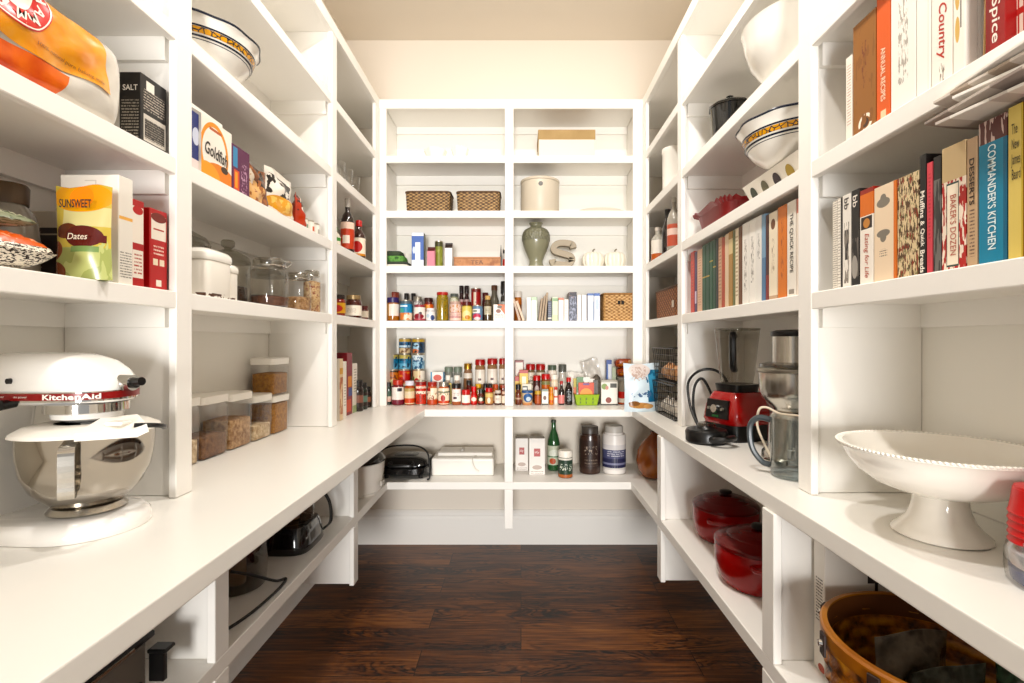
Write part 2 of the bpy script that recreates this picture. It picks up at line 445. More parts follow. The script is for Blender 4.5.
t = thing('base_shelving', 'white open shelving under the countertop with one long U-shaped shelf', 'shelving', (-.06, 2.84, .0))
off = Vector((-.06, 2.84, 0))
poly = [(XL+.002, .1), (-.76, .1), (-.76, 2.84), (.625, 2.84), (.625, .1), (XR-.002, .1), (XR-.002, YB-.002), (XL+.002, YB-.002)]
part('shelf', MB().prism(poly, LS-T, LS), WHITE, .002)
ZU = CT-.0425
for s, ed, wall, ys, zb in ((-1, .76, 1.143, (.25, 1.27, 2.30), .215), (1, .625, 1.024, (.25, 1.265, 2.26), .25)):
    for y in ys:
        for z0, z1 in ((zb, LS-T-.0005), (LS+.0005, ZU)):
            x0, x1 = sorted((s*(ed+.02), s*wall)); part('divider', MB().box(x0, x1, y-.012, y+.012, z0, z1))
            x0, x1 = sorted((s*(ed-.001), s*(ed+.02))); part('post', MB().box(x0, x1, y-.03, y+.03, z0, z1))
    x0, x1 = sorted((s*(wall-.016), s*wall))
    part('support_cleat', MB().box(x0, x1, .1, YB-.02, LS-T-.05, LS-T-.0005), WHITE, 0)
part('support_cleat', MB().box(XL+.02, XR-.02, YB-.018, YB-.002, LS-T-.05, LS-T-.0005), WHITE, 0)
for z0, z1 in ((.26, LS-T-.0005), (LS+.0005, ZU)):
    part('divider', MB().box(-.083, -.059, 2.86, YB-.02, z0, z1)); part('post', MB().box(-.094, -.046, 2.839, 2.86, z0, z1))
# ================================================================ generic makers (front faces local -y, base at z = 0)
def box_part(name, w, d, h, m, parent, bevel=.0015, x0=None):
    return MB().box(-w/2, w/2, 0, d, 0, h).build(name, m, parent, bevel=bevel)
def sleeve(r, z0, z1, n=28):
    return MB().lathe([(r, z0), (r, z1)], n, cap=False)
def make_can(t, w, h, lab, metal=TIN):
    r = w/2
    MB().lathe([(r*.93,0),(r,.002),(r,.005),(r*.96,.007),(r*.96,h-.007),(r,h-.005),(r,h-.001),(r*.94,h-.001),(r*.92,h-.004),(0.0001,h-.004)], 24).build('can_body', metal, t)
    sleeve(r*.985, .007, h-.007).build('label', lab, t)
def make_jar(t, w, h, body, cap, lab=None, lz=(.14,.62), capf=.17, sh=.74, neck=.8, capr=.88):
    r = w/2; k = 1-capf
    MB().lathe([(r*.86,0),(r*.97,h*.015),(r,h*.05),(r,h*(sh-.05)),(r*.96,h*sh),(r*neck,h*(k-.04)),(r*neck,h*k)], 26).build('jar_body', body, t)
    MB().lathe([(r*capr,h*k-.002),(r*capr,h*.985),(r*capr*.94,h)], 26).build('lid', cap, t)
    if lab: sleeve(r*1.006, h*lz[0], h*lz[1]).build('label', lab, t)
def make_shaker(t, w, h, body, cap, lab=None, lz=(.12,.6), capf=.2):
    r = w/2; k = 1-capf
    MB().lathe([(r*.9,0),(r*.97,h*.02),(r*.97,h*(k-.06)),(r*.86,h*(k-.02)),(r*.86,h*k)], 26).build('shaker_body', body, t)
    MB().lathe([(r*.98,h*k),(r*.98,h*.96),(r*.9,h)], 30, fn=lambda a, rr, z: 1-.015*(math.sin(a*15) > 0)).build('lid', cap, t)
    if lab: sleeve(r*.985, h*lz[0], h*lz[1]).build('label', lab, t)
def make_bottle(t, w, h, body, cap, lab=None, lz=(.12,.5), sh=.58, nk=.76, neck=.32, capf=.16, capr=None):
    r = w/2; k = 1-capf
    MB().lathe([(r*.85,0),(r*.97,h*.012),(r,h*.04),(r,h*(sh-.06)),(r*.95,h*sh),(r*.7,h*(sh*.45+nk*.55)),(r*neck*1.05,h*nk),(r*neck,h*k),(r*neck,h*(k+.02))], 26).build('bottle_body', body, t)
    q = r*(capr or neck*1.15)
    MB().lathe([(q,h*k),(q,h*.985),(q*.9,h)], 20).build('cap', cap, t)
    if lab: sleeve(r*1.006, h*lz[0], h*lz[1]).build('label', lab, t)
def make_tub(t, w, h, body, cap, lab=None):
    r = w/2
    MB().lathe([(r*.8,0),(r*.84,.003),(r*.97,h*.86)], 26).build('tub_body', lab or body, t)
    MB().lathe([(r,h*.84),(r,h*.96),(r*.9,h)], 26).build('lid', cap, t)
def make_box(t, w, h, d, face, side=None, top=None):
    mb = MB().box(-w/2, w/2, 0, d, 0, h)
    mb.m = [1, 2, 0, 1, 1, 1]
    side = side or face
    return mb.build('carton', [face, side, top or side], t, bevel=.0015)
def make_gable(t, w, h, d, face, side, roof, hr=.22):
    k = h*(1-hr)
    mb = MB(); b = .0
    vs = [(-w/2,0,0),(w/2,0,0),(w/2,d,0),(-w/2,d,0),(-w/2,0,k),(w/2,0,k),(w/2,d,k),(-w/2,d,k),(-w/2,d/2,h*.95),(w/2,d/2,h*.95)]
    mb.add(vs, [(3,2,1,0)], 1).add(vs, [(0,1,5,4)], 0).add(vs, [(1,2,6,5),(2,3,7,6),(3,0,4,7),(5,6,9),(7,4,8)], 1).add(vs, [(4,5,9,8),(6,7,8,9)], 2)
    mb.box(-w/2, w/2, d/2-.002, d/2+.002, h*.94, h, 2)
    return mb.build('carton', [face, side, roof], t)
def pouch(w, h, d, n=14, m=16, seal=.06, wr=.004, seed=1, flat_base=True, topw=1.0):
    """stand-up bag: full belly, pinched top seal; front is local -y, centred on y = 0"""
    rnd = random.Random(seed)
    ph = [rnd.uniform(0, 6) for _ in range(6)]
    mb = MB(); rings = []
    for j in range(m+1):
        v = j/m; z = h*v
        if flat_base: th = d/2*(1-v**2.2)*(0.82+.18*math.sin(min(v*5, 1)*PI/2))
        else: th = d/2*math.sin(min(max(v, .02), .98)*PI)**.6
        th = max(th, .0015)
        ww = w/2*(1 - .05*math.sin(v*PI))*(1+(topw-1)*v)
        ring = []
        for side in (-1, 1):
            for i in range(n+1):
                u = i/n if side < 0 else 1-i/n
                if side > 0 and i in (0, n): continue
                q = 2*u-1
                y = side*th*(1-abs(q)**2.6)**.8 if abs(q) < 1 else 0
                y += wr*(math.sin(9*u+7*v+ph[0])+math.sin(17*v-5*u+ph[1])*.7+math.sin(13*u-11*v+ph[2])*.5)*(1-abs(q)**4)*(.3 if v < .1 or v > .93 else 1)
                ring.append((q*ww, y, z + (.004*math.sin(u*7+ph[3]) if j == m else 0)))
        rings.append(ring)
    mb.rings(rings, smooth=True)
    return mb
def book(name, label, loc, rz, w, d, h, cov, group, title=None, tcol='#222222', th=.5, tw=.7, tz=.5, tilt=0, extra=None, paper=PAPER, cat='book', lean=0):
    t = thing(name, label, cat, loc, rz, group)
    b = .0022
    mb = MB().box(-w/2, w/2, 0, .003, 0, h).box(-w/2, -w/2+b, .002, d, 0, h).box(w/2-b, w/2, .002, d, 0, h)
    mb.build('cover', cov, t, bevel=.0006)
    MB().box(-w/2+b, w/2-b, .004, d-.004, .003, h-.003).build('pages', paper, t)
    if title:
        MB().text(title, 0, h*tz, h*tw, w*th, -.0006, 90).build('lettering', flat(tcol), t)
    if lean: t.rotation_euler[1] = math.radians(lean)
    return t

def side_y(px, X): return abs(X)*F/abs(px-VX)
def aisle(side, px0, px1, X):
    """a run of pixels on a plane parallel to the aisle -> centre y, width"""
    a, b = side_y(px0, X), side_y(px1, X)
    return (a+b)/2, abs(a-b)
# ================================================================ LEFT SIDE
# ---- stand mixer on the near left counter (local +x looks at the aisle)
t = thing('stand_mixer', 'white stand mixer with red band and steel bowl on the left counter', 'mixer', (-.90, 1.04, CT)); t.scale = (1.07, 1.07, .975)
MW = mat('white enamel', '#f4f1ec', .12, coat=.6)
mb = MB()
def stad(x0, x1, r0, r1, z, n=12):   # rounded foot outline: back half width r0, front circle r1 centred on 0
    pts = []
    for k in range(n+1):
        a = -PI/2 + PI*k/n; pts.append((r1*math.cos(a)*1.0, r1*math.sin(a), z))
    for k in range(n+1):
        a = PI/2 + PI*k/n; pts.append((x0 + r0*.55*math.cos(a), r0*math.sin(a), z))
    return pts
mb.rings([stad(-.22, 0, .092, .1, 0), stad(-.22, 0, .094, .102, .006), stad(-.22, 0, .092, .099, .022), stad(-.22, 0, .084, .088, .034), stad(-.22, 0, .07, .06, .038)])
col = []
for z, cx_, rx, ry in ((.03, -.215, .062, .088), (.06, -.225, .048, .07), (.12, -.235, .042, .06), (.19, -.238, .046, .058), (.25, -.235, .055, .06), (.268, -.23, .058, .06)):
    col.append([(cx_+rx*math.copysign(abs(math.cos(a))**.7, math.cos(a)), ry*math.copysign(abs(math.sin(a))**.8, math.sin(a)), z) for a in [2*PI*k/28 for k in range(28)]])
mb.rings(col); mb.build('base', MW, t)
rings = []
for x, zc, ry, rz in ((-.298,.305,.012,.016),(-.292,.306,.045,.036),(-.27,.308,.062,.05),(-.22,.312,.069,.056),(-.15,.314,.073,.058),(-.06,.314,.075,.058),(-.01,.313,.074,.0565),(.025,.307,.069,.05),(.048,.299,.059,.041),(.063,.292,.044,.032),(.071,.288,.028,.024),(.0735,.286,.01,.015)):
    rg = []
    for k in range(36):
        a = 2*PI*k/36; ca, sa = math.cos(a), math.sin(a)
        z = zc + rz*(math.copysign(abs(sa)**.75, sa)); z = max(z, .263+.006*(x > .03))
        rg.append((x, ry*math.copysign(abs(ca)**.72, ca), z))
    rings.append(rg)
mb = MB().rings(rings); mb.lathe([(.03,.225),(.055,.235),(.06,.265)], 28, at=(0,0,0)); mb.build('head', MW, t)
# red trim band round the head, with chrome edges
def band(ofs, z0, z1):
    xs = [(-.29,.045),(-.27,.062),(-.22,.069),(-.15,.073),(-.06,.075),(0,.0745),(.035,.0685),(.055,.0575),(.066,.043),(.0745,.02)]
    left = [(x, -y-ofs) for x, y in xs]; tip = [(.0765+ofs, 0)]; right = [(x, y+ofs) for x, y in xs[::-1]]
    p = left+tip+right; return MB().rings([[(x, y, z0) for x, y in p], [(x, y, z1) for x, y in p]], cap=False, closed=False)
bd = band(.0015, .277, .291).build('trim_band', mat('red trim band', '#8e1a15', .3), t)
band(.001, .2735, .2775).build('chrome_strip', CHROME, t); band(.001, .2905, .293).build('chrome_strip', CHROME, t)
NOSE = [(-.29,-.045),(-.27,-.062),(-.22,-.069),(-.15,-.073),(-.06,-.075),(0,-.0745),(.035,-.0685),(.055,-.0575),(.066,-.043),(.0745,-.02),(.0765,0),(.0745,.02)]
def wrap(mb, s0):   # bend flat letters round the nose; s0: path length at x = 0
    L = [0]
    for p, q in zip(NOSE, NOSE[1:]): L.append(L[-1]+math.dist(p, q))
    for v in mb.v:
        d = v.x + s0
        for i in range(len(NOSE)-1):
            if d <= L[i+1] or i == len(NOSE)-2:
                f = (d-L[i])/(L[i+1]-L[i]); p, q = NOSE[i], NOSE[i+1]
                n_ = Vector((q[1]-p[1], -(q[0]-p[0]))).normalized()
                v.x = p[0]+(q[0]-p[0])*f + n_.x*.0026; v.y = p[1]+(q[1]-p[1])*f + n_.y*.0026; break
    return mb
mb = MB().text('KitchenAid', 0, .284, .088, .0112); mb.text('ultra power', -.085, .284, .028, .0055); mb.text('ultra power', -.15, .2845, .05, .006)
wrap(mb, .325)
mb.build('lettering', flat('#f3ece2'), t)
hub = MB().cyl((.045,0,.306), (.088,0,.306), .0185, .0165, 24).build('attachment_hub', CHROME, t)
MB().cyl((.086,-.004,.308), (.110,-.008,.310), .0075, .009, 14).cyl((.084,0,.306),(.094,0,.306),.012,.011,16).build('hub_knob', BLACK, hub)
MB().cyl((-.083,-.06,.316), (-.083,-.081,.316), .0065, .0055, 14).build('lock_knob', BLACK, t)
MB().cyl((-.088,-.062,.27), (-.088,-.09,.27), .0075, .0105, 14).build('speed_knob', BLACK, t)
MB().lathe([(.062,.246),(.066,.248),(.066,.266),(.06,.268)], 32).build('beater_collar', CHROME, t)
MB().cyl((0,0,.16),(0,0,.236), .012).lathe([(.02,.13),(.05,.16),(.03,.175),(.012,.19)], 16).build('beater', MW, t)
BOWL = mat('mirror steel bowl', '#b5aea4', .08, 1.0)
bw = MB().lathe([(.0,.047),(.045,.049),(.062,.062),(.085,.09),(.099,.125),(.105,.165),(.1065,.205),(.1085,.208),(.1085,.211),(.104,.211),(.1025,.165),(.096,.125),(.082,.094),(.055,.066),(0,.062)], 56).build('bowl', BOWL, t)
MB().lathe([(.058,.038),(.062,.042),(.055,.052),(.045,.054)], 40).build('bowl_foot', STEEL, bw)
MH = Matrix.Rotation(math.radians(34), 4, 'Z')
hp = [(-.014,-.103,.195),(-.013,-.128,.194),(-.012,-.142,.18),(-.012,-.143,.13),(-.012,-.138,.098),(-.012,-.094,.104)]
hr = [[(p[0]+dx, p[1]+dy, p[2]) for dx, dy in ((-.011,0),(.011,0),(.011,.004),(-.011,.004))] for p in fine(hp, 5)]
MB().rings(hr, smooth=False, M=MH).build('bowl_handle', STEEL, bw)
# pouring shield: clear-white ring with a chute
WP = mat('white plastic', '#efeae0', .25)
sh = MB().lathe([(.05,.224),(.062,.226),(.095,.222),(.114,.212),(.116,.206),(.113,.206),(.093,.218),(.06,.222)], 48, cap=False)
chute = [[(.072, -.112, .205), (.142, -.062, .203), (.155, -.05, .212), (.1, -.01, .23), (.06, -.05, .23)],
         [(.07, -.108, .219), (.136, -.06, .217), (.148, -.046, .226), (.1, -.005, .24), (.062, -.045, .238)]]
sh.rings(chute, smooth=False)
sd = sh.build('pouring_shield', WP, t)
MB().box(.085, .118, -.068, -.04, .226, .2335).build('chute_tab', WP, sd, bevel=.003)
MB().tube(fine([(.128,-.05,.224),(.15,-.035,.222),(.152,-.01,.216),(.14,.01,.21)], 5), .005).build('shield_edge', BLACK, sd)

for ch in list(t.children)+[g for k in t.children for g in k.children]:
    for v in ch.data.vertices:
        if v.co.x < -.06: v.co.x = -.06+(v.co.x+.06)*.66
# ---- near left, shelf above eye level: soda bag and salt box
bag = thing('baking_soda_bag', 'large orange and clear plastic bag of baking soda on the upper left shelf', 'bag', (-.91, .905, ZS[1]), 90)
BW, BH, BD = .375, .184, .11
PH = [1.1, 4.0, 2.3]
def belly(x, z):
    u = 2*x/BW; v = 2*z/BH-1
    th = BD/2*max(0, 1-abs(u)**14)**.5*max(0, 1-abs(v)**6)**.5*(.85+.15*(1-abs(v)))
    return -th + .0035*(math.sin(9*u+5*v+PH[0])+math.sin(7*v-4*u+PH[1])*.7+math.sin(12*u-9*v+PH[2])*.5)*(1-min(abs(u), 1)**4)*(1-min(abs(v), 1)**4)
mb = MB(); rg = []
nz, nx = 18, 24
for j in range(nz+1):
    z = BH*j/nz; row = []
    for i in range(nx+1): x = BW*(i/nx-.5); row.append((x, belly(x, z), z))
    for i in range(nx-1, 0, -1): x = BW*(i/nx-.5); row.append((x, -belly(x, z), z))
    rg.append(row)
mb.rings(rg); mb.build('bag_body', mat('milky plastic film', '#d9d3c8', .22, coat=.5), bag)
def drape(nu, nv, fx, fz, ofs):
    rg = []
    for j in range(nv+1):
        r = []
        for i in range(nu+1):
            x, z = fx(i/nu, j/nv), fz(i/nu, j/nv); r.append((x, belly(x, z)-ofs, z))
        rg.append(r)
    return MB().rings(rg, cap=False, closed=False)
pr = drape(26, 12, lambda u, v: -.172+(.308-.016*v)*u, lambda u, v: .058+.006*math.sin(u*9)+(.176-.058)*v, .0025).build('printed_panel',
    mat('orange print', '#e8912a', .25, coat=.5, vary=(14, '#f3b35c', '#eea23f')), bag)
drape(14, 7, lambda u, v: -.172+(.20+.02*v)*u, lambda u, v: .006+.046*v, .0018).build('orange_fold', mat('deep orange film', '#d9560d', .25, vary=(20, '#f07a1c')), bag)
CXR, CZR, RR = -.058, .150, .066
def disc(r0, r1, ofs, m, name):
    rg = []
    for rr in [r0+(r1-r0)*k/5 for k in range(6)]:
        rg.append([(CXR+rr*math.cos(a), belly(CXR+rr*math.cos(a), min(CZR+rr*math.sin(a), .174))-ofs, min(CZR+rr*math.sin(a), .174)) for a in [2*PI*k/40 for k in range(40)]])
    return MB().rings(rg, cap=False).build(name, m, bag)
disc(.001, RR, .0038, flat('#d9341f', .3), 'emblem'); disc(.001, RR*.50, .0046, flat('#f6eee0', .3), 'emblem_centre'); disc(RR*.93, RR*.965, .0046, flat('#f6eee0', .3), 'emblem_ring')
mb = MB(); word = 'ARM&HAMMER'
for k, ch in enumerate(word):
    a = math.radians(152 - k*360/len(word)*.96)
    x, z = CXR+RR*.72*math.cos(a), CZR+RR*.72*math.sin(a)
    if z > .162: continue
    mb.text(ch, x, z, .017, .02, belly(x, z)-.0056, 90-math.degrees(a))
mb.build('lettering', flat('#fbf5ea', .3), bag)
mb = MB().text('100% natural pure baking soda', .045, .074, .14, .009)
for v in mb.v: v.y = belly(v.x, v.z)-.0045
mb.build('lettering', flat('#7a3a10', .3), bag)

cy, w_ = aisle('L', 140, 166, -.875)
sb = thing('salt_box', 'small black salt box with white print beside the orange bag', 'box', (-.873, cy, ZS[1]), 90)
make_box(sb, w_, .168, .05, art('#17120f', ('lines', 26, .1, .9, .5, .8, '#b9b0a3'), ('rect', .1, .95, .09, .46, '#cfc8bc'), ('rect', .14, .9, .14, .4, '#2a2420'), ('rect', .2, .5, .8, .93, '#e8e2d6'), ('lines', 30, .15, .9, .12, .42, '#8f877b')),
         art('#15100d', ('lines', 24, .1, .9, .1, .62, '#a89f92'), u='y'))
mb = MB().text('SALT', 0, 0, .036, .014, -.0008); mb2 = MB()
for v, in zip(mb.v): pass
M = Matrix.Translation((-w_/2-.0005, .024, .132)) @ Matrix.Rotation(math.radians(-90), 4, 'Z')
MB().text('SALT', 0, 0, .034, .013, -.0003, M=M).build('lettering', flat('#efe9dd'), sb)

# ---- near left, middle shelf
j = thing('storage_jar', 'round glass jar with brown screw lid behind the bean bags', 'jar', (-1.055, 1.03, ZS[0]))
MB().lathe([(.043,0),(.049,.004),(.049,.09),(.047,.115),(.041,.14),(.027,.158),(.027,.165)], 32).build('jar_body', mat('grey tinted glass', '#8d867b', .08, coat=.8), j)
MB().lathe([(.031,.158),(.032,.194),(.029,.2)], 36, fn=lambda a, r, z: 1-.02*(math.sin(a*18) > 0)).build('lid', mat('brown metal lid', '#57432f', .35, .3), j)
MB().box(.006,.035,-.0505,-.046,.05,.085).build('label', flat('#c3341f'), j)
bx = thing('cocoa_box', 'dark brown and white box at the back beside the glass jar', 'box', (-1.07, 1.125, ZS[0]))
make_box(bx, .075, .17, .06, art('#2b1712', ('band', .78, 1, '#cfc4b4'), ('band', .68, .7, '#b8a994')), flat('#2b1712'))
def bean_pack(loc, rz, label, mats, w, d, h, tilt=0, seed=1):
    t = thing('bean_pack', label, 'bag', loc, rz, 'bags of dried beans on the near left shelf')
    mb = MB(); rnd = random.Random(seed); n, m = 30, 16
    g = {}
    for s in (1, -1):
        vs = []; fs = []
        for jx in range(n+1):
            for iy in range(m+1):
                u = jx/n*2-1; v = iy/m*2-1
                th = h/2*(max(0, 1-abs(u)**3.2)*max(0, 1-abs(v)**2.6))**.5
                bmp = .0025*math.sin(u*29+seed)*math.sin(v*17+2)*(1-abs(u)**6) if s > 0 else 0
                vs.append((u*w/2, v*d/2, h/2+s*th*(1 if s > 0 else .98)+bmp))
        for jx in range(n):
            for iy in range(m):
                a = jx*(m+1)+iy; q = (a, a+m+1, a+m+2, a+1); fs.append(q if s > 0 else q[::-1])
        mb.add(vs, fs, 0, True)
    mb.build('pack', mats, t)
    if tilt: t.rotation_euler[0] = math.radians(tilt)
    return t
bean_pack((-.925, .838, ZS[0]+.001), 80, 'plump bag of black and white beans with an orange top band', art('#e9dfcd', ('noise', 34, .52, 0, 1, 0, 1, '#3a302a'), ('band', .62, 1, '#e0673a'), ('noise', 9, .6, 0, 1, .62, 1, '#f0a581'), u='x', v='z', rough=.25), .19, .11, .07, seed=2)
bean_pack((-.945, .838, ZS[0]+.079), 74, 'flat green and cream striped bean bag lying on the orange topped one', art('#8f9479', ('vlines', 5, .5, 0, 1, 0, 1, '#c9c7ad'), ('noise', 12, .55, 0, 1, 0, 1, '#5f6a4d'), ('ell', .3, .35, .06, .3, '#e9dccb'), u='y', v='z', rough=.25), .17, .1, .032, 6, seed=5)
# dates pouch in front of a tall white box
wb = thing('white_carton', 'tall plain white carton standing behind the date pouch', 'box', (-.922, 1.068, ZS[0]))
make_box(wb, .125, .233, .04, art('#efe9de', ('rect', .42, .62, .80, .95, '#d8d0c3'), ('rect', .42, .6, .81, .94, '#f1ebe0'), ('rect', .45, .58, .82, .84, '#5a5048')), art('#e9e3d8', ('diag', .62, -.2, '#e9e3d8'), ('lines', 40, .1, .9, .05, .3, '#8c857b'), ('rect', 0, 1, .6, .63, '#f0b45a'), u='y'), flat('#f2ede3'))
dp = thing('date_pouch', 'yellow and green pouch of dates standing in front of the white carton', 'bag', (-.884, 1.012, ZS[0]), 2)
pouch(.112, .19, .045, 12, 14, wr=.0015, seed=11).build('pouch', art('#c4ad55', ('band', 0, .33, '#a3aa68'), ('rect', .2, 1, .55, .75, '#cfc48a'), ('noise', 3.2, .5, 0, 1, 0, .4, '#b9bd7c'), ('ell', .5, .86, .52, .16, '#dd9c26'), ('ell', .5, .86, .2, .12, '#f58f16'),
    ('ell', .1, .08, .22, .1, '#7a3b1b'), ('ell', .08, .3, .16, .1, '#8a4521'), ('ell', .3, .5, .24, .08, '#6b3114'), ('ell', .6, .44, .3, .115, '#5a1710'), ('rect', .82, .93, .38, .46, '#5a1710'), ('rect', .4, .85, .28, .34, '#7f9a5e'), rough=.25), dp)
MB().text('SUNSWEET', 0, .15, .062, .017, -.0215).build('lettering', flat('#1c1611'), dp)
MB().text('Dates', .008, .084, .038, .012, -.0265).build('lettering', flat('#efe0c8'), dp)
for i, (p0, p1, lab) in enumerate(((130.5, 143.5, 'red and white box beside the white carton, further from the stile'), (149, 166.5, 'red and white box right against the shelf stile'))):
    cy, w_ = aisle('L', p0, p1, -.868)
    rb = thing('cracker_box', lab, 'box', (-.866, cy, ZS[0]), 90, 'red boxes on the near left shelf')
    make_box(rb, w_, .196 if i == 0 else .19, .09, art('#b81f17', ('rect', .1, .9, .1, .42, '#ece2d4'), ('rect', .08, .92, .5, .92, '#ece2d4'), ('ell', .5, .88, .4, .05, '#c4281c'), ('lines', 24, .2, .8, .14, .38, '#b9493a')) if i == 0 else
      art('#c01d17', ('rect', .08, .92, .62, .93, '#eadfd0'), ('ell', .5, .9, .44, .06, '#7a2416'), ('rect', .2, .8, .74, .76, '#b53a2a'), ('rect', .18, .45, .3, .38, '#e9d9bd'), ('rect', .55, .82, .3, .38, '#e9d9bd'), ('rect', .35, .65, .04, .12, '#efe6d6'), ('lines', 22, .2, .8, .42, .56, '#e8c8b8')), flat('#b01a14'), flat('#c42a20'))

# ---- canisters on the left counter
CL = mat('white canister lid', '#f4f0e8', .3)
can_mats = {'oats': mat('rolled oats', '#c9a57c', .8, bump=(160, .5), vary=(70, '#8d6239')), 'nuts': mat('brown cereal', '#8a6240', .8, bump=(120, .6), vary=(60, '#5f3c22')), 'flakes': mat('pale flakes', '#dcc6a3', .8, bump=(130, .6), vary=(60, '#b08f66')),
   'grain': mat('golden grain', '#bb8440', .8, bump=(200, .5), vary=(80, '#8e5d24'))}
def canister(label, X, y0, y1, Z, h, fill, cm, dx=.115, lidh=.028):
    t = thing('canister', label, 'canister', (X-dx/2, (y0+y1)/2, Z), 0, 'clear square canisters with white lids')
    w = y1-y0-.004
    def rr(hx, hy, r, z):
        p = []
        for sx__, sy__, a0 in ((1,1,0),(-1,1,90),(-1,-1,180),(1,-1,270)):
            for k in range(4):
                a = math.radians(a0+k*30); p.append((sx__*(hx-r)+r*math.cos(a), sy__*(hy-r)+r*math.sin(a), z))
        return p
    hb = h-lidh
    MB().rings([rr(dx/2-.003, w/2-.003, .012, 0.001), rr(dx/2-.001, w/2-.001, .012, hb*.5), rr(dx/2-.001, w/2-.001, .012, hb*.9), rr(dx/2-.006, w/2-.006, .012, hb)]).build('jar_wall', PLASTIC, t)
    MB().rings([rr(dx/2-.007, w/2-.007, .01, .004), rr(dx/2-.006, w/2-.006, .01, hb*fill*.96), rr(dx/2-.02, w/2-.02, .01, hb*fill)]).build('contents', can_mats[cm], t)
    MB().rings([rr(dx/2, w/2, .014, hb), rr(dx/2+.001, w/2+.001, .014, h-.004), rr(dx/2-.004, w/2-.004, .014, h)]).build('lid', CL, t)
canister('clear canister with a white lid half hidden by the shelf stile', -1.015, 1.44, 1.592, CT, .212, .42, 'flakes')
canister('clear canister of dark brown cereal, second from the stile', -1.015, 1.598, 1.745, CT, .207, .42, 'nuts')
canister('clear canister of light brown cereal, in the middle of the row', -1.015, 1.751, 1.90, CT, .2, .62, 'oats')
canister('clear canister of pale flakes, fourth from the stile', -1.015, 1.906, 2.05, CT, .176, .4, 'flakes')
canister('clear canister full of golden grain under another canister', -1.015, 2.056, 2.2, CT, .16, .97, 'grain')
canister('clear canister of golden cereal stacked on top of the row', -1.016, 2.05, 2.2, CT+.1612, .155, .72, 'grain', .1)

# ---- glass and ceramic jars, shelf above the canisters
def crock(label, X, Y, w, d, h):
    t = thing('ceramic_canister', label, 'canister', (X, Y, ZS[0]), 90, 'white ceramic canisters on the left shelf')
    def o(s, z): return [(s*w/2*math.copysign(abs(math.cos(a))**.45, math.cos(a)), s*d/2*math.copysign(abs(math.sin(a))**.45, math.sin(a)), z) for a in [2*PI*k/32 for k in range(32)]]
    MB().rings([o(.94, 0), o(.96, .006), o(.97, h*.72), o(.94, h*.74)]).build('body', art('#e6e0d5', ('noise', 7, .5, 0, 1, 0, .1, '#5a3a2a'), u='x'), t)
    MB().rings([o(1.0, h*.74), o(1.04, h*.78), o(1.03, h*.88), o(.9, h*.95), o(.6, h)]).build('lid', PORC, t)
crock('wide white canister with a stepped lid beside the stile', -.905, 1.42, .14, .11, .137)
crock('narrow white canister squeezed behind the wide white one', -.915, 1.523, .05, .09, .112)
def dome_jar(label, X, Y, r, h):
    t = thing('glass_jar', label, 'jar', (X, Y, ZS[0]), 0, 'large glass jars with knobbed lids at the back')
    MB().lathe([(r*.9,0),(r,.006),(r,h*.62),(r*.9,h*.66)], 36).build('jar_wall', glass('grey glass', '#f8f7f3', .7, .04, .06), t)
    MB().lathe([(r*.85,.006),(r*.85,h*.3)], 24).build('contents', mat('dark beans', '#5a4434', .7, bump=(120, .6), vary=(70, '#33231a')), t)
    MB().lathe([(r*1.02,h*.655),(r*1.04,h*.68),(r*.9,h*.76),(r*.5,h*.83),(r*.2,h*.86),(r*.16,h*.88),(r*.3,h*.91),(r*.32,h*.97),(r*.26,h)], 36).build('lid', glass('dark glass', '#dcdbd4', .8, .04, .08), t)
dome_jar('big glass jar with a dark knobbed lid nearest the stile', -1.045, 1.53, .08, .258)
dome_jar('big glass jar with a knobbed lid behind the clip top jar', -1.055, 1.80, .072, .24)
dome_jar('big glass jar with a knobbed lid furthest from the stile', -1.055, 2.07, .072, .215)
def clip_jar(label, X, Y, r, h, cm, fill, clip=True):
    t = thing('clip_top_jar' if clip else 'glass_jar', label, 'jar', (X, Y, ZS[0]), 0, 'small clear jars on the left shelf')
    MB().lathe([(r*.88,0),(r*.98,.005),(r,.015),(r,h*.68),(r*.93,h*.76),(r*.8,h*.8),(r*.8,h*.84)], 36).build('jar_wall', CLEAR, t)
    MB().lathe([(r*.93,.004),(r*.95,h*fill),(r*.5,h*fill+.006)], 28).build('contents', cm, t)
    MB().lathe([(r*.86,h*.85),(r*.88,h*.87),(r*.88,h*.95),(r*.8,h),(r*.2,h*.98)], 36).build('lid', glass('lid glass', '#e8e5dc', 1, .05, .2), t)
    if clip:
        MB().lathe([(r*.9,h*.83),(r*.92,h*.845),(r*.9,h*.86)], 36, cap=False).tube(fine([(r*.9,-.02,h*.85),(r*1.15,-.015,h*.93),(r*1.15,.015,h*.93),(r*.9,.02,h*.85)], 5), .0022).build('clip', CHROME, t)
clip_jar('clear clip top jar with brown grain at the bottom', -.905, 1.80, .062, .172, mat('brown seeds', '#6d4733', .8, vary=(90, '#4a2c1c')), .2)
clip_jar('clear jar a quarter full of oats, second from the right', -.91, 2.035, .052, .153, can_mats['oats'], .34)
clip_jar('narrow clear jar full of granola at the right end', -.905, 2.165, .036, .182, mat('granola', '#b58a5c', .8, bump=(90, .7), vary=(60, '#8b3d22', '#d8b98c')), .72, False)

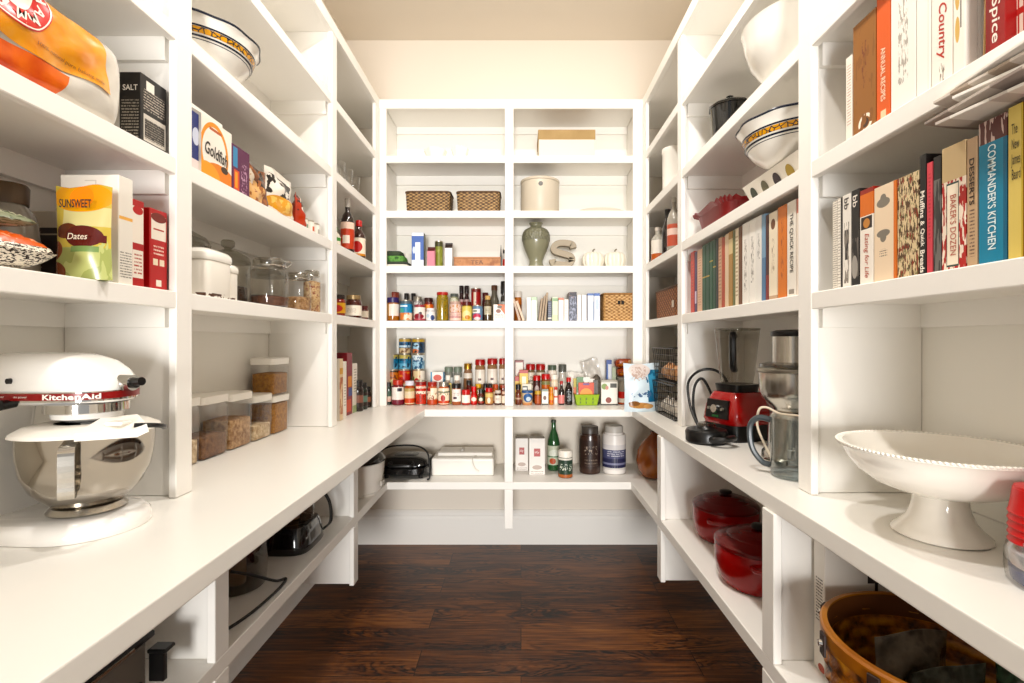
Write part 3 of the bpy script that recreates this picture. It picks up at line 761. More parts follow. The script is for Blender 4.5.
# ---- snacks, the shelf above the jars
Z = ZS[1]
cy, w_ = aisle('L', 191, 200, -.885); t = thing('blue_carton', 'blue box half hidden behind the shelf stile', 'box', (-.885, cy, Z), 90)
make_box(t, w_, .172, .07, art('#27357a', ('ell', .55, .62, .4, .14, '#cdd3e6'), ('band', 0, .25, '#e2d3cf')), flat('#2b3c86'))
cy, w_ = aisle('L', 200.5, 231, -.88); t = thing('cracker_carton', 'white and orange snack carton with folded top beside the purple box', 'box', (-.878, cy, Z), 90)
make_gable(t, w_, .205, .06, art('#efe8dc', ('ring', .42, .42, .46, .42, .72, '#ee9a26'), ('ell', .6, .1, .55, .2, '#e8891b'), ('ell', .2, .06, .4, .2, '#f0a238'), ('ell', .75, .26, .12, .05, '#3a2413'), ('rect', .25, .65, .72, .76, '#c9653a')), flat('#ece5d8'), flat('#efe9df'), .14)
MB().text('Goldfish', -.003, .088, w_*.74, .036, -.0008, 6).build('lettering', flat('#2e2720'), t)
cy, w_ = aisle('L', 231.5, 249, -.878); t = thing('snack_bar_box', 'purple box with blue and orange panels next to the snack carton', 'box', (-.876, cy, Z), 90)
make_box(t, w_, .152, .05, art('#5c1046', ('rect', .05, .3, .55, .95, '#3f8fc0'), ('rect', .1, .4, .1, .5, '#e0571f'), ('rect', .16, .3, .14, .46, '#f0a23c'), ('noise', 14, .55, .5, .85, .1, .7, '#c9a0b8')), flat('#6b1450'))
cy, w_ = aisle('L', 250, 263, -.93); t = thing('brown_carton', 'dark brown box with a white band behind the snack bags', 'box', (-.945, cy, Z), 90)
make_box(t, w_, .165, .07, art('#3a2117', ('band', .52, .72, '#d8cdbd')), flat('#4b2c1d'))
def snack(label, p0, p1, X, h, d, m, rz=0, tilt=0, seed=1):
    cy, w_ = aisle('L', p0, p1, X); t = thing('snack_bag', label, 'bag', (X-d/2-.003, cy, Z), 90+rz, 'snack bags on the left shelf')
    pouch(w_, h, d, 12, 14, wr=.005, seed=seed).build('bag', m, t)
    t.rotation_euler[0] = math.radians(-tilt)
    return t
snack('brown and tan crisp bag in front of the dark brown box', 251, 273.5, -.87, .135, .05, art('#7c4a30', ('ell', .3, .3, .35, .3, '#d9ab72'), ('rect', .45, .8, .5, .95, '#2b1a14'), ('rect', .05, .3, .5, .9, '#cfc0ac'), ('noise', 7, .58, 0, 1, 0, 1, '#a4663f'), rough=.25), seed=4)
snack('crumpled white and black crisp bag with yellow crisps pictured', 274.5, 300.5, -.872, .178, .07, art('#e6ded2', ('noise', 5, .5, 0, 1, .45, .85, '#241c18'), ('ell', .4, .28, .4, .18, '#d99a34'), ('noise', 9, .55, 0, 1, .12, .4, '#e7bd62'), ('band', 0, .1, '#bda58c'), rough=.25), seed=9)
snack('small red and white crisp bag at the right of the bags', 301.5, 309.5, -.872, .14, .06, art('#b53d1c', ('rect', .55, 1, 0, 1, '#e5dccf'), ('noise', 5, .55, 0, 1, .5, 1, '#4a1c12'), rough=.25), 12, seed=6)
for i, (p0, p1, col, lab) in enumerate(((309.8, 313, '#3f7a5e', 'little white tin with a green stripe'), (313.3, 318, '#d9602a', 'little white tin with an orange stripe'), (318.5, 323, '#b9b4ab', 'little white tin with a grey stripe, last in the row'))):
    cy, w_ = aisle('L', p0, p1, -.87); t = thing('small_tin', lab, 'tin', (-.90, cy, Z), 0, 'little tins on the left shelf'); make_can(t, w_*.95, .06, art('#ece5d9', ('rect', .3, 1, .1, .6, col), u='y'))

# ---- painted bowl, upper left
def majolica(label, loc, R, h, rz=0):
    t = thing('painted_bowl', label, 'bowl', loc, rz, 'white bowls painted with a yellow and blue border')
    wav = lambda a, r, z: 1+.018*math.sin(a*10)*(z > h*.86)
    out = [(R*.45,0),(R*.5,.004),(R*.7,h*.22),(R*.86,h*.5),(R*.91,h*.7),(R*.94,h*.83),(R*1.0,h*.97)]
    inn = [(R*.985,h),(R*.9,h*.85),(R*.82,h*.5),(R*.6,h*.2),(.001,h*.1)]
    MB().lathe(out+inn, 60, fn=wav).build('bowl_body', PORC, t)
    bm_ = mat('painted border', '#d99a33', .3)
    nm = 'painted scale border'
    if nm not in MATS:
        m = bpy.data.materials.new(nm); m.use_nodes = True; n_ = m.node_tree; b_ = n_.nodes['Principled BSDF']; b_.inputs['Roughness'].default_value = .2
        tc_ = n_.nodes.new('ShaderNodeTexCoord'); vo = n_.nodes.new('ShaderNodeTexVoronoi'); vo.inputs['Scale'].default_value = 60; vo.feature = 'DISTANCE_TO_EDGE'
        n_.links.new(tc_.outputs['Object'], vo.inputs['Vector']); r_ = n_.nodes.new('ShaderNodeValToRGB')
        r_.color_ramp.elements[0].position = .05; r_.color_ramp.elements[0].color = c('#1d2030'); r_.color_ramp.elements[1].position = .1; r_.color_ramp.elements[1].color = c('#dda03a')
        n_.links.new(vo.outputs['Distance'], r_.inputs['Fac']); n_.links.new(r_.outputs['Color'], b_.inputs['Base Color']); MATS[nm] = m
    def strip(f0, f1): # on the outer wall between h fractions
        pts = [(.5,.22,.7),(.7,.22,.7)]
        prof = [(.22,.7),(.5,.86),(.7,.91),(.83,.94),(.97,1.0)]
        def rad(f):
            for (a, ra), (b_, rb) in zip(prof, prof[1:]):
                if a <= f <= b_: return R*(ra+(rb-ra)*(f-a)/(b_-a))
        return [(rad(f)+.0012, h*f) for f in [f0+(f1-f0)*k/4 for k in range(5)]]
    MB().lathe(strip(.55, .68), 60, cap=False).build('painted_border', MATS[nm], t)
    NAVY = mat('navy glaze', '#1b2438', .2)
    MB().lathe(strip(.69, .73), 60, cap=False).lathe(strip(.47, .51), 60, cap=False).lathe(strip(.42, .435), 60, cap=False).build('painted_lines', NAVY, t)
    pts = [(R*1.0*wav(a, R, h)*math.cos(a), R*wav(a, R, h)*math.sin(a), h*.995) for a in [2*PI*k/80 for k in range(80)]]
    MB().tube(pts, .0035, 6, closed=True).build('painted_rim', NAVY, t)
majolica('painted bowl with a yellow and blue border on the high left shelf', (-.95, 1.475, ZS[2]), .16, .105)

# ---- left corner bay
for i, (X, Y, lab) in enumerate(((-.90, 2.46, 'clear glass tumbler nearest in the left corner shelf'), (-.90, 2.57, 'clear glass tumbler in the middle of the left corner three'), (-.90, 2.68, 'clear glass tumbler furthest into the left corner shelf'))):
    t = thing('glass_tumbler', lab, 'glass', (X, Y, ZS[2]), 0, 'glass tumblers on the left corner shelf')
    MB().lathe([(.026,0),(.028,.004),(.036,.1),(.034,.1),(.026,.008),(.0005,.008)], 24).build('tumbler', CLEAR, t)
DK = mat('dark sauce glass', '#1e0f0b', .1, coat=.6)
t = thing('sauce_bottle', 'green labelled white bottle at the left edge of the corner bay', 'bottle', (-.91, 2.45, ZS[1])); make_bottle(t, .05, .11, flat('#d9d4c4', .25), flat('#3a8a45'), art('#e8e0d0', ('band', .6, 1, '#4f9a4a')))
t = thing('sauce_bottle', 'tall dark bottle with a red label in the left corner', 'bottle', (-.885, 2.55, ZS[1])); make_bottle(t, .068, .275, DK, flat('#b9b2aa', .3), art('#c9472e', ('band', .75, 1, '#e7c8b5'), ('rect', .3, .8, .2, .5, '#e8d8c8')), (.06, .55), .6, .76, .34)
t = thing('sauce_bottle', 'red capped hot sauce bottle in the left corner', 'bottle', (-.882, 2.72, ZS[1])); make_bottle(t, .07, .205, mat('brown sauce', '#3a150c', .12, coat=.6), flat('#c8251b', .3), art('#e9dcc6', ('ell', .5, .5, .38, .32, '#c62a1c'), ('band', 0, .12, '#d88f2c')), (.05, .52), .6, .74, .42)
t = thing('relish_jar', 'small jar with yellow and red label at the corner stile', 'jar', (-.895, 2.46, ZS[0])); make_jar(t, .062, .105, mat('tomato sauce', '#8c2a12', .15, coat=.5), flat('#2b1a12'), art('#d9a33a', ('ell', .5, .45, .4, .35, '#c0301a')))
t = thing('relish_jar', 'jar with a plain white label in the left corner', 'jar', (-.887, 2.65, ZS[0])); make_jar(t, .083, .12, mat('plum jam', '#4a1c14', .15, coat=.5), flat('#a8906a', .3, metal=.5), art('#e6dccb', ('lines', 9, .2, .8, .3, .7, '#a8968a')), (.1, .55))
t = thing('relish_jar', 'tiny dark red jar deepest in the left corner', 'jar', (-.88, 2.80, ZS[0])); make_jar(t, .05, .075, mat('beet', '#5c1510', .15, coat=.5), flat('#5a1512'), art('#d8cbb8'))
Z = CT
for i, (p0, p1, h, X, m, lab) in enumerate((
  (340, 343, .30, -.875, art('#e3c9a0', ('band', .75, .85, '#d8a02c'), ('noise', 4, .5, 0, 1, .1, .7, '#b86a43')), 'thin food box with orange pictures beside the stile'),
  (343.4, 346.6, .285, -.875, art('#e9e2d6', ('lines', 20, .2, .8, .2, .6, '#b5aca0')), 'thin plain white box in the left corner'),
  (347, 352.2, .325, -.90, art('#8c1427', ('rect', .2, .9, .45, .62, '#e0902a'), ('rect', .3, 1, .3, .43, '#274a92'), ('rect', 0, .8, .05, .25, '#d9531f')), 'tall crimson box with orange and blue pictures'),
  (353, 357.3, .265, -.90, art('#e4ddd0', ('lines', 18, .2, .8, .4, .9, '#9d958a'), ('band', 0, .15, '#a9b88a')), 'off-white box, last of the corner boxes'))):
    cy, w_ = aisle('L', p0, p1, X); t = thing('food_box', lab, 'box', (X, cy, Z), 90, 'food boxes standing in the left corner')
    make_box(t, w_, h, .12, m, flat('#d8cdbd') if i != 2 else flat('#7e1022'))
for i, (px, h, d, body, lc, lab) in enumerate(((358.5, .17, .055, '#20140f', '#8a5a4a', 'dark small jar with a pink label in the left corner'), (363, .15, .055, '#1f2a20', '#6a8a7a', 'dark small jar with a green label in the left corner'), (367.2, .12, .05, '#2a1712', '#a86a50', 'shortest dark jar deep in the left corner'))):
    Y = .88*F/(VX-px); t = thing('dark_jar', lab, 'jar', (-.90, Y+.055, Z), 0, 'dark jars in the left corner'); make_jar(t, d, h, mat('dark jar %d' % i, body, .15, coat=.4), flat('#15100d'), art('#2a1c16', ('band', .3, .8, lc)))

# ---- under the counter, left
t = thing('toaster_oven', 'low steel and black toaster oven under the left counter', 'oven', (-.83, .97, LS), 90)
MB().box(-.19, .165, .02, .27, .014, .13).box(-.19, .165, .02, .27, .134, .142).build('housing', mat('dull steel', '#8b8378', .5, .4), t, bevel=.004)
MB().box(-.193, .168, .0, .28, .13, .148).build('top_frame', BLACK, t, bevel=.005)
MB().box(-.15, .1, -.004, .0, .137, .142).build('vent_slot', STEEL, t)
dr = MB().box(-.185, .145, .008, .02, .03, .126).build('door', mat('oven door steel', '#7a7268', .5, .4), t, bevel=.003)
MB().box(-.17, .13, .003, .008, .042, .05).build('door_rail', BLACK, dr)
MB().box(.158, .172, -.024, .012, .03, .098).box(.15, .184, -.034, .01, .098, .108).build('handle', BLACK, t, bevel=.003)
for x, y in ((-.17,.04),(.14,.04),(-.17,.25),(.14,.25)): MB().lathe([(.012,0),(.014,.014)], 14, at=(x,y,0)).build('foot', BLACK, t)
# food processor: black base with clear bowl
t = thing('food_processor', 'black food processor base with a clear bowl under the left counter', 'food processor', (-.905, 1.97, LS))
def sq(hx, hy, z, p=.5): return [(hx*math.copysign(abs(math.cos(a))**p, math.cos(a)), hy*math.copysign(abs(math.sin(a))**p, math.sin(a)), z) for a in [2*PI*k/40 for k in range(40)]]
GB = mat('gloss black', '#0d0d0e', .12, coat=.5)
MB().rings([sq(.098,.112,0), sq(.102,.116,.008), sq(.1,.113,.03), sq(.092,.104,.075), sq(.084,.095,.095), sq(.06,.07,.1)]).build('base', GB, t)
MB().rings([[(.0885+.004*k, y, z) for y, z in ((-.075,.05),(-.015,.05),(-.015,.056),(-.075,.056))] for k in (0,1)], smooth=False).rings([[(.0885+.004*k, y, z) for y, z in ((.015,.05),(.075,.05),(.075,.056),(.015,.056))] for k in (0,1)], smooth=False).build('label', flat('#a9a59d'), t)
MB().lathe([(.078,.1015),(.085,.11),(.09,.27)], 40, cap=False).build('bowl', SMOKE, t)
MB().tube(fine([(-.01,.09,.25),(.0,.13,.24),(.005,.138,.19),(.0,.125,.13),(-.005,.088,.13)], 6), .008).build('bowl_handle', mat('clear grey handle', '#b9b6ae', .1), t)
MB().lathe([(.03,.103),(.025,.2)], 20).build('spindle', flat('#b98a5c'), t)
for q in (-.02, .02): MB().tube(fine([(.08,.1+q,.02),(.11,.118+q*.5,.05),(.10,.135+q*.3,.12),(.07,.14+q*.3,.17)], 8), .004).build('cord', CORD, t)
t = thing('processor_bowl', 'spare clear plastic processor bowl with a brown core under the left counter', 'bowl', (-.935, 1.64, LS))
MB().lathe([(.085,0),(.09,.006),(.1,.16),(.104,.165)], 40, cap=False).lathe([(.0005,.003),(.086,.003)], 40, cap=False).build('bowl', SMOKE, t)
MB().lathe([(.03,.009),(.03,.1),(.02,.13),(.015,.14)], 24).build('core', flat('#b3875a'), t)
tag(MB().tube(fine([(-.87,1.50,LS+.11),(-.83,1.55,LS+.075),(-.80,1.63,LS+.02),(-.785,1.67,LS+.008),(-.778,1.60,LS+.006),(-.79,1.46,LS+.006),(-.82,1.36,LS+.006),(-.87,1.30,LS+.006)], 8), .0045).build('power_cord', CORD), 'black power cord trailing along the low left shelf', 'cord')
t = thing('red_canister', 'small dark red tin behind the clear bowl under the left counter', 'tin', (-1.0, 1.80, LS)); make_can(t, .07, .12, art('#7a1712', ('band', .4, .6, '#a8321f')), flat('#4a1510', .4))
# slow cooker
t = thing('slow_cooker', 'white slow cooker with a black lid on the low left corner shelf', 'cooker', (-.872, 2.64, LS))
MB().lathe([(.115,.0),(.118,.012),(.13,.02),(.145,.13),(.148,.166),(.142,.17)], 48).build('body', mat('cream enamel', '#e9e3d9', .3), t)
MB().lathe([(.15,.171),(.152,.18),(.14,.2),(.1,.225),(.03,.235)], 48).build('lid', GB, t)
MB().lathe([(.012,.235),(.012,.247),(.026,.251),(.026,.265),(.02,.269)], 20).build('lid_knob', BLACK, t)
MB().box(.142,.152,-.05,.0,.05,.075).build('control_panel', flat('#c9c3b8'), t)
for s in (-1, 1): MB().tube(fine([(-.03,s*.14,.15),(-.02,s*.17,.158),(.02,s*.17,.158),(.03,s*.14,.15)], 5), .008).build('handle', BLACK, t)
# ================================================================ BACK WALL
def B(kind, name, label, cat, group, x0, x1, yt, Y, Zb, *a, ztop=None, **k):
    """stand a round thing on shelf height Zb at depth Y, sized from where it is seen"""
    X = xw((x0+x1)/2, Y); w = (x1-x0)*Y/F; h = (ztop or zw(yt, Y))-Zb
    t = thing(name, label, cat, (X, Y, Zb), 0, group)
    {'can': make_can, 'jar': make_jar, 'shaker': make_shaker, 'bottle': make_bottle, 'tub': make_tub}[kind](t, w, h, *a, **k)
    return t
def BB(name, label, cat, group, x0, x1, yt, Y, Zb, d, *a, gable=False, **k):
    X = xw((x0+x1)/2, Y); w = (x1-x0)*Y/F; h = zw(yt, Y)-Zb
    t = thing(name, label, cat, (X, Y, Zb), 0, group)
    (make_gable if gable else make_box)(t, w, h, d, *a, **k)
    return t
FR_, MD, BK = 3.045, 3.125, 3.205
def gl(col, rough=.13): return mat('glossy %s' % col, col, rough, coat=.5)
RED = flat('#b3201a', .3); BLK = flat('#151210', .35); SIL = mat('silver lid', '#b9b4a8', .3, .8); WH = flat('#ece6da', .4); GOLD = mat('gold lid', '#b48a45', .3, .8)

# ---- back left, counter: tins and jars
G = 'tins stacked on the back counter'
Z = CT
def stackcan(col, lev, Y, h, d, lab, m):
    t = thing('food_can', lab, 'can', (xw(col, Y), Y, Z+lev*(h+.0009)), 0, G); make_can(t, d, h, m); return t
bl = art('#2f6fa0', ('band', 0, .38, '#d9c39a'), ('noise', 5, .52, 0, 1, 0, .38, '#8d6a4a'), ('band', .82, 1, '#c9a955'), ('band', .42, .56, '#bfdcec'), ('noise', 4, .55, 0, 1, .4, .8, '#12304f'))
bl2 = art('#1d4668', ('band', .8, 1, '#caa648'), ('ell', .4, .45, .25, .3, '#a9d3ea'), ('ell', .3, .14, .35, .16, '#d9794a'), ('noise', 5, .56, 0, 1, 0, .8, '#18222e'))
bl3 = art('#2a7fa8', ('band', 0, .4, '#6fb9d8'), ('band', .75, 1, '#c2b25f'), ('noise', 4, .55, 0, 1, .1, .9, '#143a56'))
bl4 = art('#9fcbe0', ('band', .6, 1, '#d8e6ea'), ('noise', 4.5, .52, 0, 1, 0, .9, '#2c5f86'))
lo_ = art('#7c2c1b', ('band', .3, .6, '#d9b98a'))
YB_ = 3.222; H = .1005; D = .078
for col, tops in ((392.6, 3), (405, 4), (418.4, 4)):
    for lev in range(tops):
        m = {(392.6,2): bl3, (405,3): bl, (418.4,3): bl2, (405,2): bl3, (418.4,2): bl4}.get((col, lev), lo_)
        pos = {392.6: 'leftmost', 405: 'middle', 418.4: 'right-hand'}[col]
        lab = {3: 'blue and cream tin on top of the %s stack at the back', 2: 'blue tin, third from the counter in the %s back stack', 1: 'tin second from the counter in the %s back stack', 0: 'tin at the bottom of the %s back stack'}[lev] % pos
        stackcan(col, lev, YB_, H, D if col != 418.4 else .082, lab, m)
for col, lev, m, lab in ((393, 0, lo_, 'bottom tin of the short leftmost stack behind the front jars'), (393, 1, art('#c9772a', ('band', 0, .4, '#c9c089'), ('noise', 5, .55, 0, 1, .4, 1, '#7a3a18'), ('band', .9, 1, '#3a2a1c')), 'tin with orange and green label on the short leftmost stack'),
                         (404.3, 0, lo_, 'bottom tin under the red tomato tin behind the front jars'), (404.3, 1, art('#c2351a', ('noise', 4, .55, 0, 1, .1, .9, '#e08a3a'), ('rect', .5, 1, .3, .8, '#b81f14'), ('band', 0, .12, '#d9c8a0')), 'red tomato tin in the second row of the left stacks'),
                         (419, 0, lo_, 'bottom tin under the tin with a strawberry red picture'), (419, 1, art('#d9c49a', ('ell', .4, .3, .2, .2, '#c32a1d'), ('ell', .75, .6, .12, .14, '#b8402c'), ('rect', .7, 1, 0, 1, '#e9dfce'), ('rect', 0, .2, .3, .6, '#5f7a3c')), 'cream tin with strawberry red pictures beside the stacks')):
    stackcan(col, lev, 3.14, .104, .076, lab, m)
G = 'jars and bottles on the back counter'
B('jar', 'food_jar', 'dark jar cut off by the left stile of the back counter', 'jar', G, 386.5, 391.4, 382, FR_, Z, gl('#2c3a30'), BLK, art('#d9c6b4', ('band', .5, 1, '#3d5a48'), ('band', 0, .3, '#e0b8a8')))
B('jar', 'food_jar', 'jar with red lid, white label and maroon foot in the front row', 'jar', G, 392, 404, 379.5, FR_, Z, gl('#7a1a22'), flat('#c23a26', .35), art('#ece4dc', ('band', 0, .25, '#7c1b35'), ('rect', .55, .9, .75, .95, '#2c2a38')), (.05, .72))
B('jar', 'food_jar', 'jar with white lid and orange fruit label, left front row', 'jar', G, 404.6, 414.8, 380.5, FR_, Z, gl('#b5542c'), flat('#d9d4de', .35), art('#e4cda6', ('band', .06, .36, '#d9542c'), ('band', .8, 1, '#b9a36a'), ('noise', 4, .55, 0, 1, .4, .8, '#d9c9b0')), (.05, .7))
B('can', 'food_can', 'tall red and orange striped tin in the front row', 'can', 'tins stacked on the back counter', 415.5, 426.5, 380, FR_, Z, art('#d8401f', ('band', .85, 1, '#8d1c18'), ('band', .45, .58, '#efd9c4'), ('band', .7, .8, '#efd9c4'), ('noise', 8, .55, 0, 1, 0, .8, '#8d2a18')))
for i, (x0, x1, m, lab) in enumerate(((427.2, 437.6, art('#e7d7bd', ('band', 0, .3, '#c9502f'), ('rect', 0, .4, .8, 1, '#a32020'), ('noise', 7, .54, 0, 1, .25, .72, '#a35c3a')), 'cream jar with a red cap and pepper picture'), (438.2, 449.4, art('#e8d8be', ('band', .05, .22, '#d9573a'), ('ell', .5, .38, .2, .2, '#b5281c'), ('noise', 8, .55, 0, 1, .5, .75, '#8a7458'), ('band', .72, .8, '#5a6a48')), 'cream jar with a silver cap and tomato picture'))):
    B('jar', 'food_jar', lab, 'jar', G, x0, x1, 381.5, FR_, Z, gl('#c96a44'), flat('#a83228', .3) if i == 0 else SIL, m, (.04, .74))
BB('tea_packet', 'small white packet with blue corners and red writing', 'box', None, 430.5, 444.5, 371.8, MD+.0, Z, .03, art('#eee7de', ('rect', 0, .12, .2, 1, '#4f93b8'), ('rect', .88, 1, .2, 1, '#35667f'), ('ell', .5, .82, .3, .1, '#d95a48')))
BB('black_carton', 'narrow black box with a yellow frame behind the front jars', 'box', None, 446.8, 451.2, 383, MD-.03, Z, .02, art('#d9c04a', ('rect', .12, .88, .06, .94, '#16140f')))
for x0, x1, lab in ((444.4, 453, 'glass spice jar with a grey green lid, left of the pair'), (453.6, 462, 'glass spice jar with a grey green lid, right of the pair')):
    B('shaker', 'spice_jar', lab, 'jar', G, x0, x1, 366.5, BK, Z, gl('#8d8f86'), flat('#7f8c7c', .4), art('#dfe3e0'), (.3, .7), .14)
for x0, x1, lc, lab in ((444.9, 451, '#efe9df', 'little white capped bottle in front of the grey green lids'), (453.4, 460.6, '#d9707a', 'little white capped bottle with a pink label')):
    B('bottle', 'seasoning_bottle', lab, 'bottle', G, x0, x1, 375, MD+.02, Z, gl('#b9a898'), WH, art(lc), sh=.7, nk=.8, neck=.7, capf=.18)
B('jar', 'spice_jar', 'clear spice jar with a gold lid left of the red lids', 'jar', G, 463.4, 472.4, 363, BK, Z, gl('#9a7356'), GOLD, art('#d9cfc0', ('band', 0, .7, '#8b6244')), (.3, .75), .14)
for x0, x1, yt, lab in ((475, 485.2, 359, 'tall red lidded spice shaker, left of the three'), (487.2, 497.4, 358, 'tall red lidded spice shaker, middle of the three'), (499, 506.5, 358, 'tall red lidded spice shaker against the centre stile')):
    B('shaker', 'spice_shaker', lab, 'shaker', 'tall red lidded spice shakers', x0, x1, yt, BK, Z, gl('#9c7653'), RED, art('#e6ddd0', ('rect', .35, .65, .25, .4, '#6a4a4a')), (.42, .76), .13)
B('bottle', 'sauce_bottle', 'black capped bottle with a red and white label behind the front row', 'bottle', G, 465.2, 472.6, 380, MD, Z, gl('#5a1a12'), BLK, art('#e3cfc0', ('band', 0, .4, '#c43022')), capf=.2, nk=.8, neck=.6)
B('jar', 'spice_jar', 'yellow lidded jar in front of the first red lidded shaker', 'jar', G, 475, 481.4, 383.5, MD, Z, gl('#8a6a2a'), flat('#d9a93a', .4), None)
for x0, x1, c_, lab in ((483, 487.6, '#1b1a1e', 'thin black capped bottle, left of two behind the front jars'), (488, 492.2, '#1b1a1e', 'thin black capped bottle, right of two behind the front jars')):
    B('bottle', 'sauce_bottle', lab, 'bottle', G, x0, x1, 383, MD, Z, gl('#2a1a14'), flat(c_, .3), None, capf=.25, neck=.75, nk=.72)
B('jar', 'spice_jar', 'orange lidded jar below the middle red lidded shaker', 'jar', G, 492.8, 498.6, 384, MD, Z, gl('#b96a3a'), flat('#c9542c', .4), art('#e0bfa0'))
B('bottle', 'sauce_bottle', 'small red sauce bottle hard against the centre stile', 'bottle', G, 499.5, 506.4, 384.5, MD, Z, gl('#7a2a18'), flat('#b34a32', .3), art('#d9a98a'), neck=.7, nk=.78)
B('shaker', 'seasoning_bottle', 'black capped bottle with a large white label in the front row', 'bottle', G, 451.8, 461.2, 383, FR_, Z, gl('#b0603a'), BLK, art('#ece3da', ('rect', .2, .6, .2, .4, '#4a3440'), ('lines', 7, .2, .8, .5, .8, '#9a8a8a')), (.16, .74), .22)
B('jar', 'spice_jar', 'squat jar with a bright red lid and white label', 'jar', G, 461.7, 470.4, 389.3, FR_, Z, gl('#a8402a'), flat('#c8231b', .3), art('#efe6da', ('band', 0, .15, '#c43a28')), (.05, .66), .3, capr=.98)
B('bottle', 'sauce_bottle', 'bright red squeeze bottle in the front row', 'bottle', G, 470.8, 477.2, 386, FR_, Z, flat('#c4251b', .25), flat('#d92a20', .25), art('#d9362a', ('ell', .5, .5, .4, .3, '#efdccb')), neck=.7, nk=.74, capf=.22)
B('bottle', 'sauce_bottle', 'short dark green bottle next to the red squeeze bottle', 'bottle', G, 477.8, 484.2, 388.6, FR_, Z, gl('#5a1f16'), flat('#16241a', .3), art('#2f4a36', ('ell', .5, .6, .3, .3, '#d9d4c4'), ('band', 0, .3, '#a3352a')), neck=.75, nk=.74, capf=.24)
B('jar', 'spice_jar', 'red lidded jar with a tan label, right of the front row', 'jar', G, 485, 493.2, 387.6, FR_, Z, gl('#8a4a26'), flat('#c8281c', .3), art('#c99a66', ('band', .6, .9, '#d9c07a'), ('ell', .5, .3, .2, .25, '#e6d9c4')), (.08, .74), .2)
B('jar', 'spice_jar', 'tiny dark capped jar with a white label near the centre stile', 'jar', G, 494.6, 501.2, 390, FR_, Z, gl('#4a2218'), flat('#c9bfb4', .4), art('#e6dccf', ('lines', 6, .2, .8, .3, .7, '#8a7a70')), (.12, .66))
B('jar', 'spice_jar', 'tiny cream labelled jar touching the centre stile', 'jar', G, 501.6, 506.6, 391, FR_, Z, gl('#6a3a22'), flat('#d9b9a4', .4), art('#e3d6c0'), (.12, .66))

# ---- back right, counter: spices, packets
GR = 'spices and sauces on the right of the back counter'
BB('cracker_carton', 'tall white box with a thin red frame at the centre stile', 'box', None, 514.8, 523.6, 360, BK, Z, .05, art('#e6dcd0', ('rect', 0, .08, 0, 1, '#8a2420'), ('rect', .92, 1, 0, 1, '#8a2420'), ('band', .95, 1, '#8a2420'), ('ell', .5, .62, .25, .1, '#b3685a')))
BB('spice_tin', 'yellow spice tin with a red top', 'tin', GR, 519.4, 528.2, 369.6, MD, Z, .03, art('#d9b541', ('band', .9, 1, '#b5261c'), ('rect', .3, .75, .45, .8, '#e9e0c4'), ('band', 0, .1, '#b3261c')), flat('#c9a233'))
BB('spice_tin', 'little yellow tin at the far left under the framed white box', 'tin', GR, 514.9, 519.0, 376, MD, Z, .03, art('#d9b24a', ('band', .82, 1, '#b8301f')), flat('#c9a233'))
for x0, x1, lab in ((525.8, 535.2, 'large red lidded spice shaker, left of the right-hand pair'), (535.8, 545.3, 'large red lidded spice shaker, right of the right-hand pair')):
    B('shaker', 'spice_shaker', lab, 'shaker', 'tall red lidded spice shakers', x0, x1, 363.6, BK, Z, gl('#7d6a4c'), RED, art('#d9cfbd', ('noise', 5, .5, .2, .8, .3, .8, '#7f7362')), (.3, .78), .15)
B('jar', 'spice_jar', 'white jar with a green lid and pink label at the back', 'jar', GR, 547.4, 557, 364.8, BK, Z, gl('#d9d0c0'), flat('#50604e', .4), art('#e8ddd0', ('ell', .5, .5, .3, .2, '#d98a78')), (.4, .84), .12)
B('bottle', 'seasoning_bottle', 'grey capped bottle at the right end of the back row of spices', 'bottle', GR, 558.2, 566.8, 364, BK, Z, gl('#c9c4ba'), flat('#5d5f58', .4), art('#e3ddd2'), capf=.2, neck=.8, nk=.76)
B('shaker', 'seasoning_bottle', 'tall cream bottle in the middle of the right-hand spices', 'bottle', GR, 550.6, 558.2, 374.4, MD, Z, flat('#e0cdb0', .4), flat('#ece4d6', .4), art('#e6d6bd', ('band', 0, .3, '#d9b58a')), (.1, .75), .16)
B('shaker', 'spice_shaker', 'dark spice shaker with red lid in the second row', 'shaker', GR, 533, 540.6, 375, MD, Z, gl('#3a1a16'), flat('#c0201a', .3), art('#4a2420', ('ell', .5, .55, .3, .25, '#b9a9a4')), (.2, .76), .18)
B('shaker', 'spice_shaker', 'wide spice shaker with red lid and orange label in the second row', 'shaker', GR, 541.2, 550.2, 373.6, MD, Z, gl('#8a4a2a'), flat('#c4241c', .3), art('#c9682f', ('band', .3, .45, '#e3b07a'), ('band', .8, 1, '#8c8a5a')), (.15, .76), .17)
B('bottle', 'sauce_bottle', 'brown bottle with black cap next to the centre stile', 'bottle', GR, 515.4, 521.2, 384, FR_, Z, gl('#6a2f1a'), BLK, art('#7a3a22', ('band', .4, .6, '#c9a890')), neck=.8, nk=.72, capf=.24)
B('tub', 'food_tub', 'blue and cream tub in the front row', 'tub', GR, 521.6, 533, 390, FR_, Z, flat('#e3cfae'), flat('#2d5a92', .4), art('#e0c49c', ('ell', .55, .6, .4, .36, '#2f62a0'), ('ell', .6, .5, .22, .18, '#c4d4e0'), ('band', 0, .2, '#d99a6a')))
BB('soup_packet', 'low white and tan packet behind the blue tub', 'box', None, 522, 531.6, 383.6, FR_+.04, Z, .02, art('#dcd2bd', ('rect', .05, .6, .6, .9, '#2a2a24'), ('rect', .1, .5, .68, .82, '#e9e4d8'), ('band', 0, .4, '#c99a5a')))
B('jar', 'spice_jar', 'small brown jar with a yellow lid between tub and white tin', 'jar', GR, 534.6, 541.2, 390.4, FR_, Z, gl('#8a3a1f'), flat('#c9a24a', .4), art('#b55a32'), (.1, .66), .22, capr=.95)
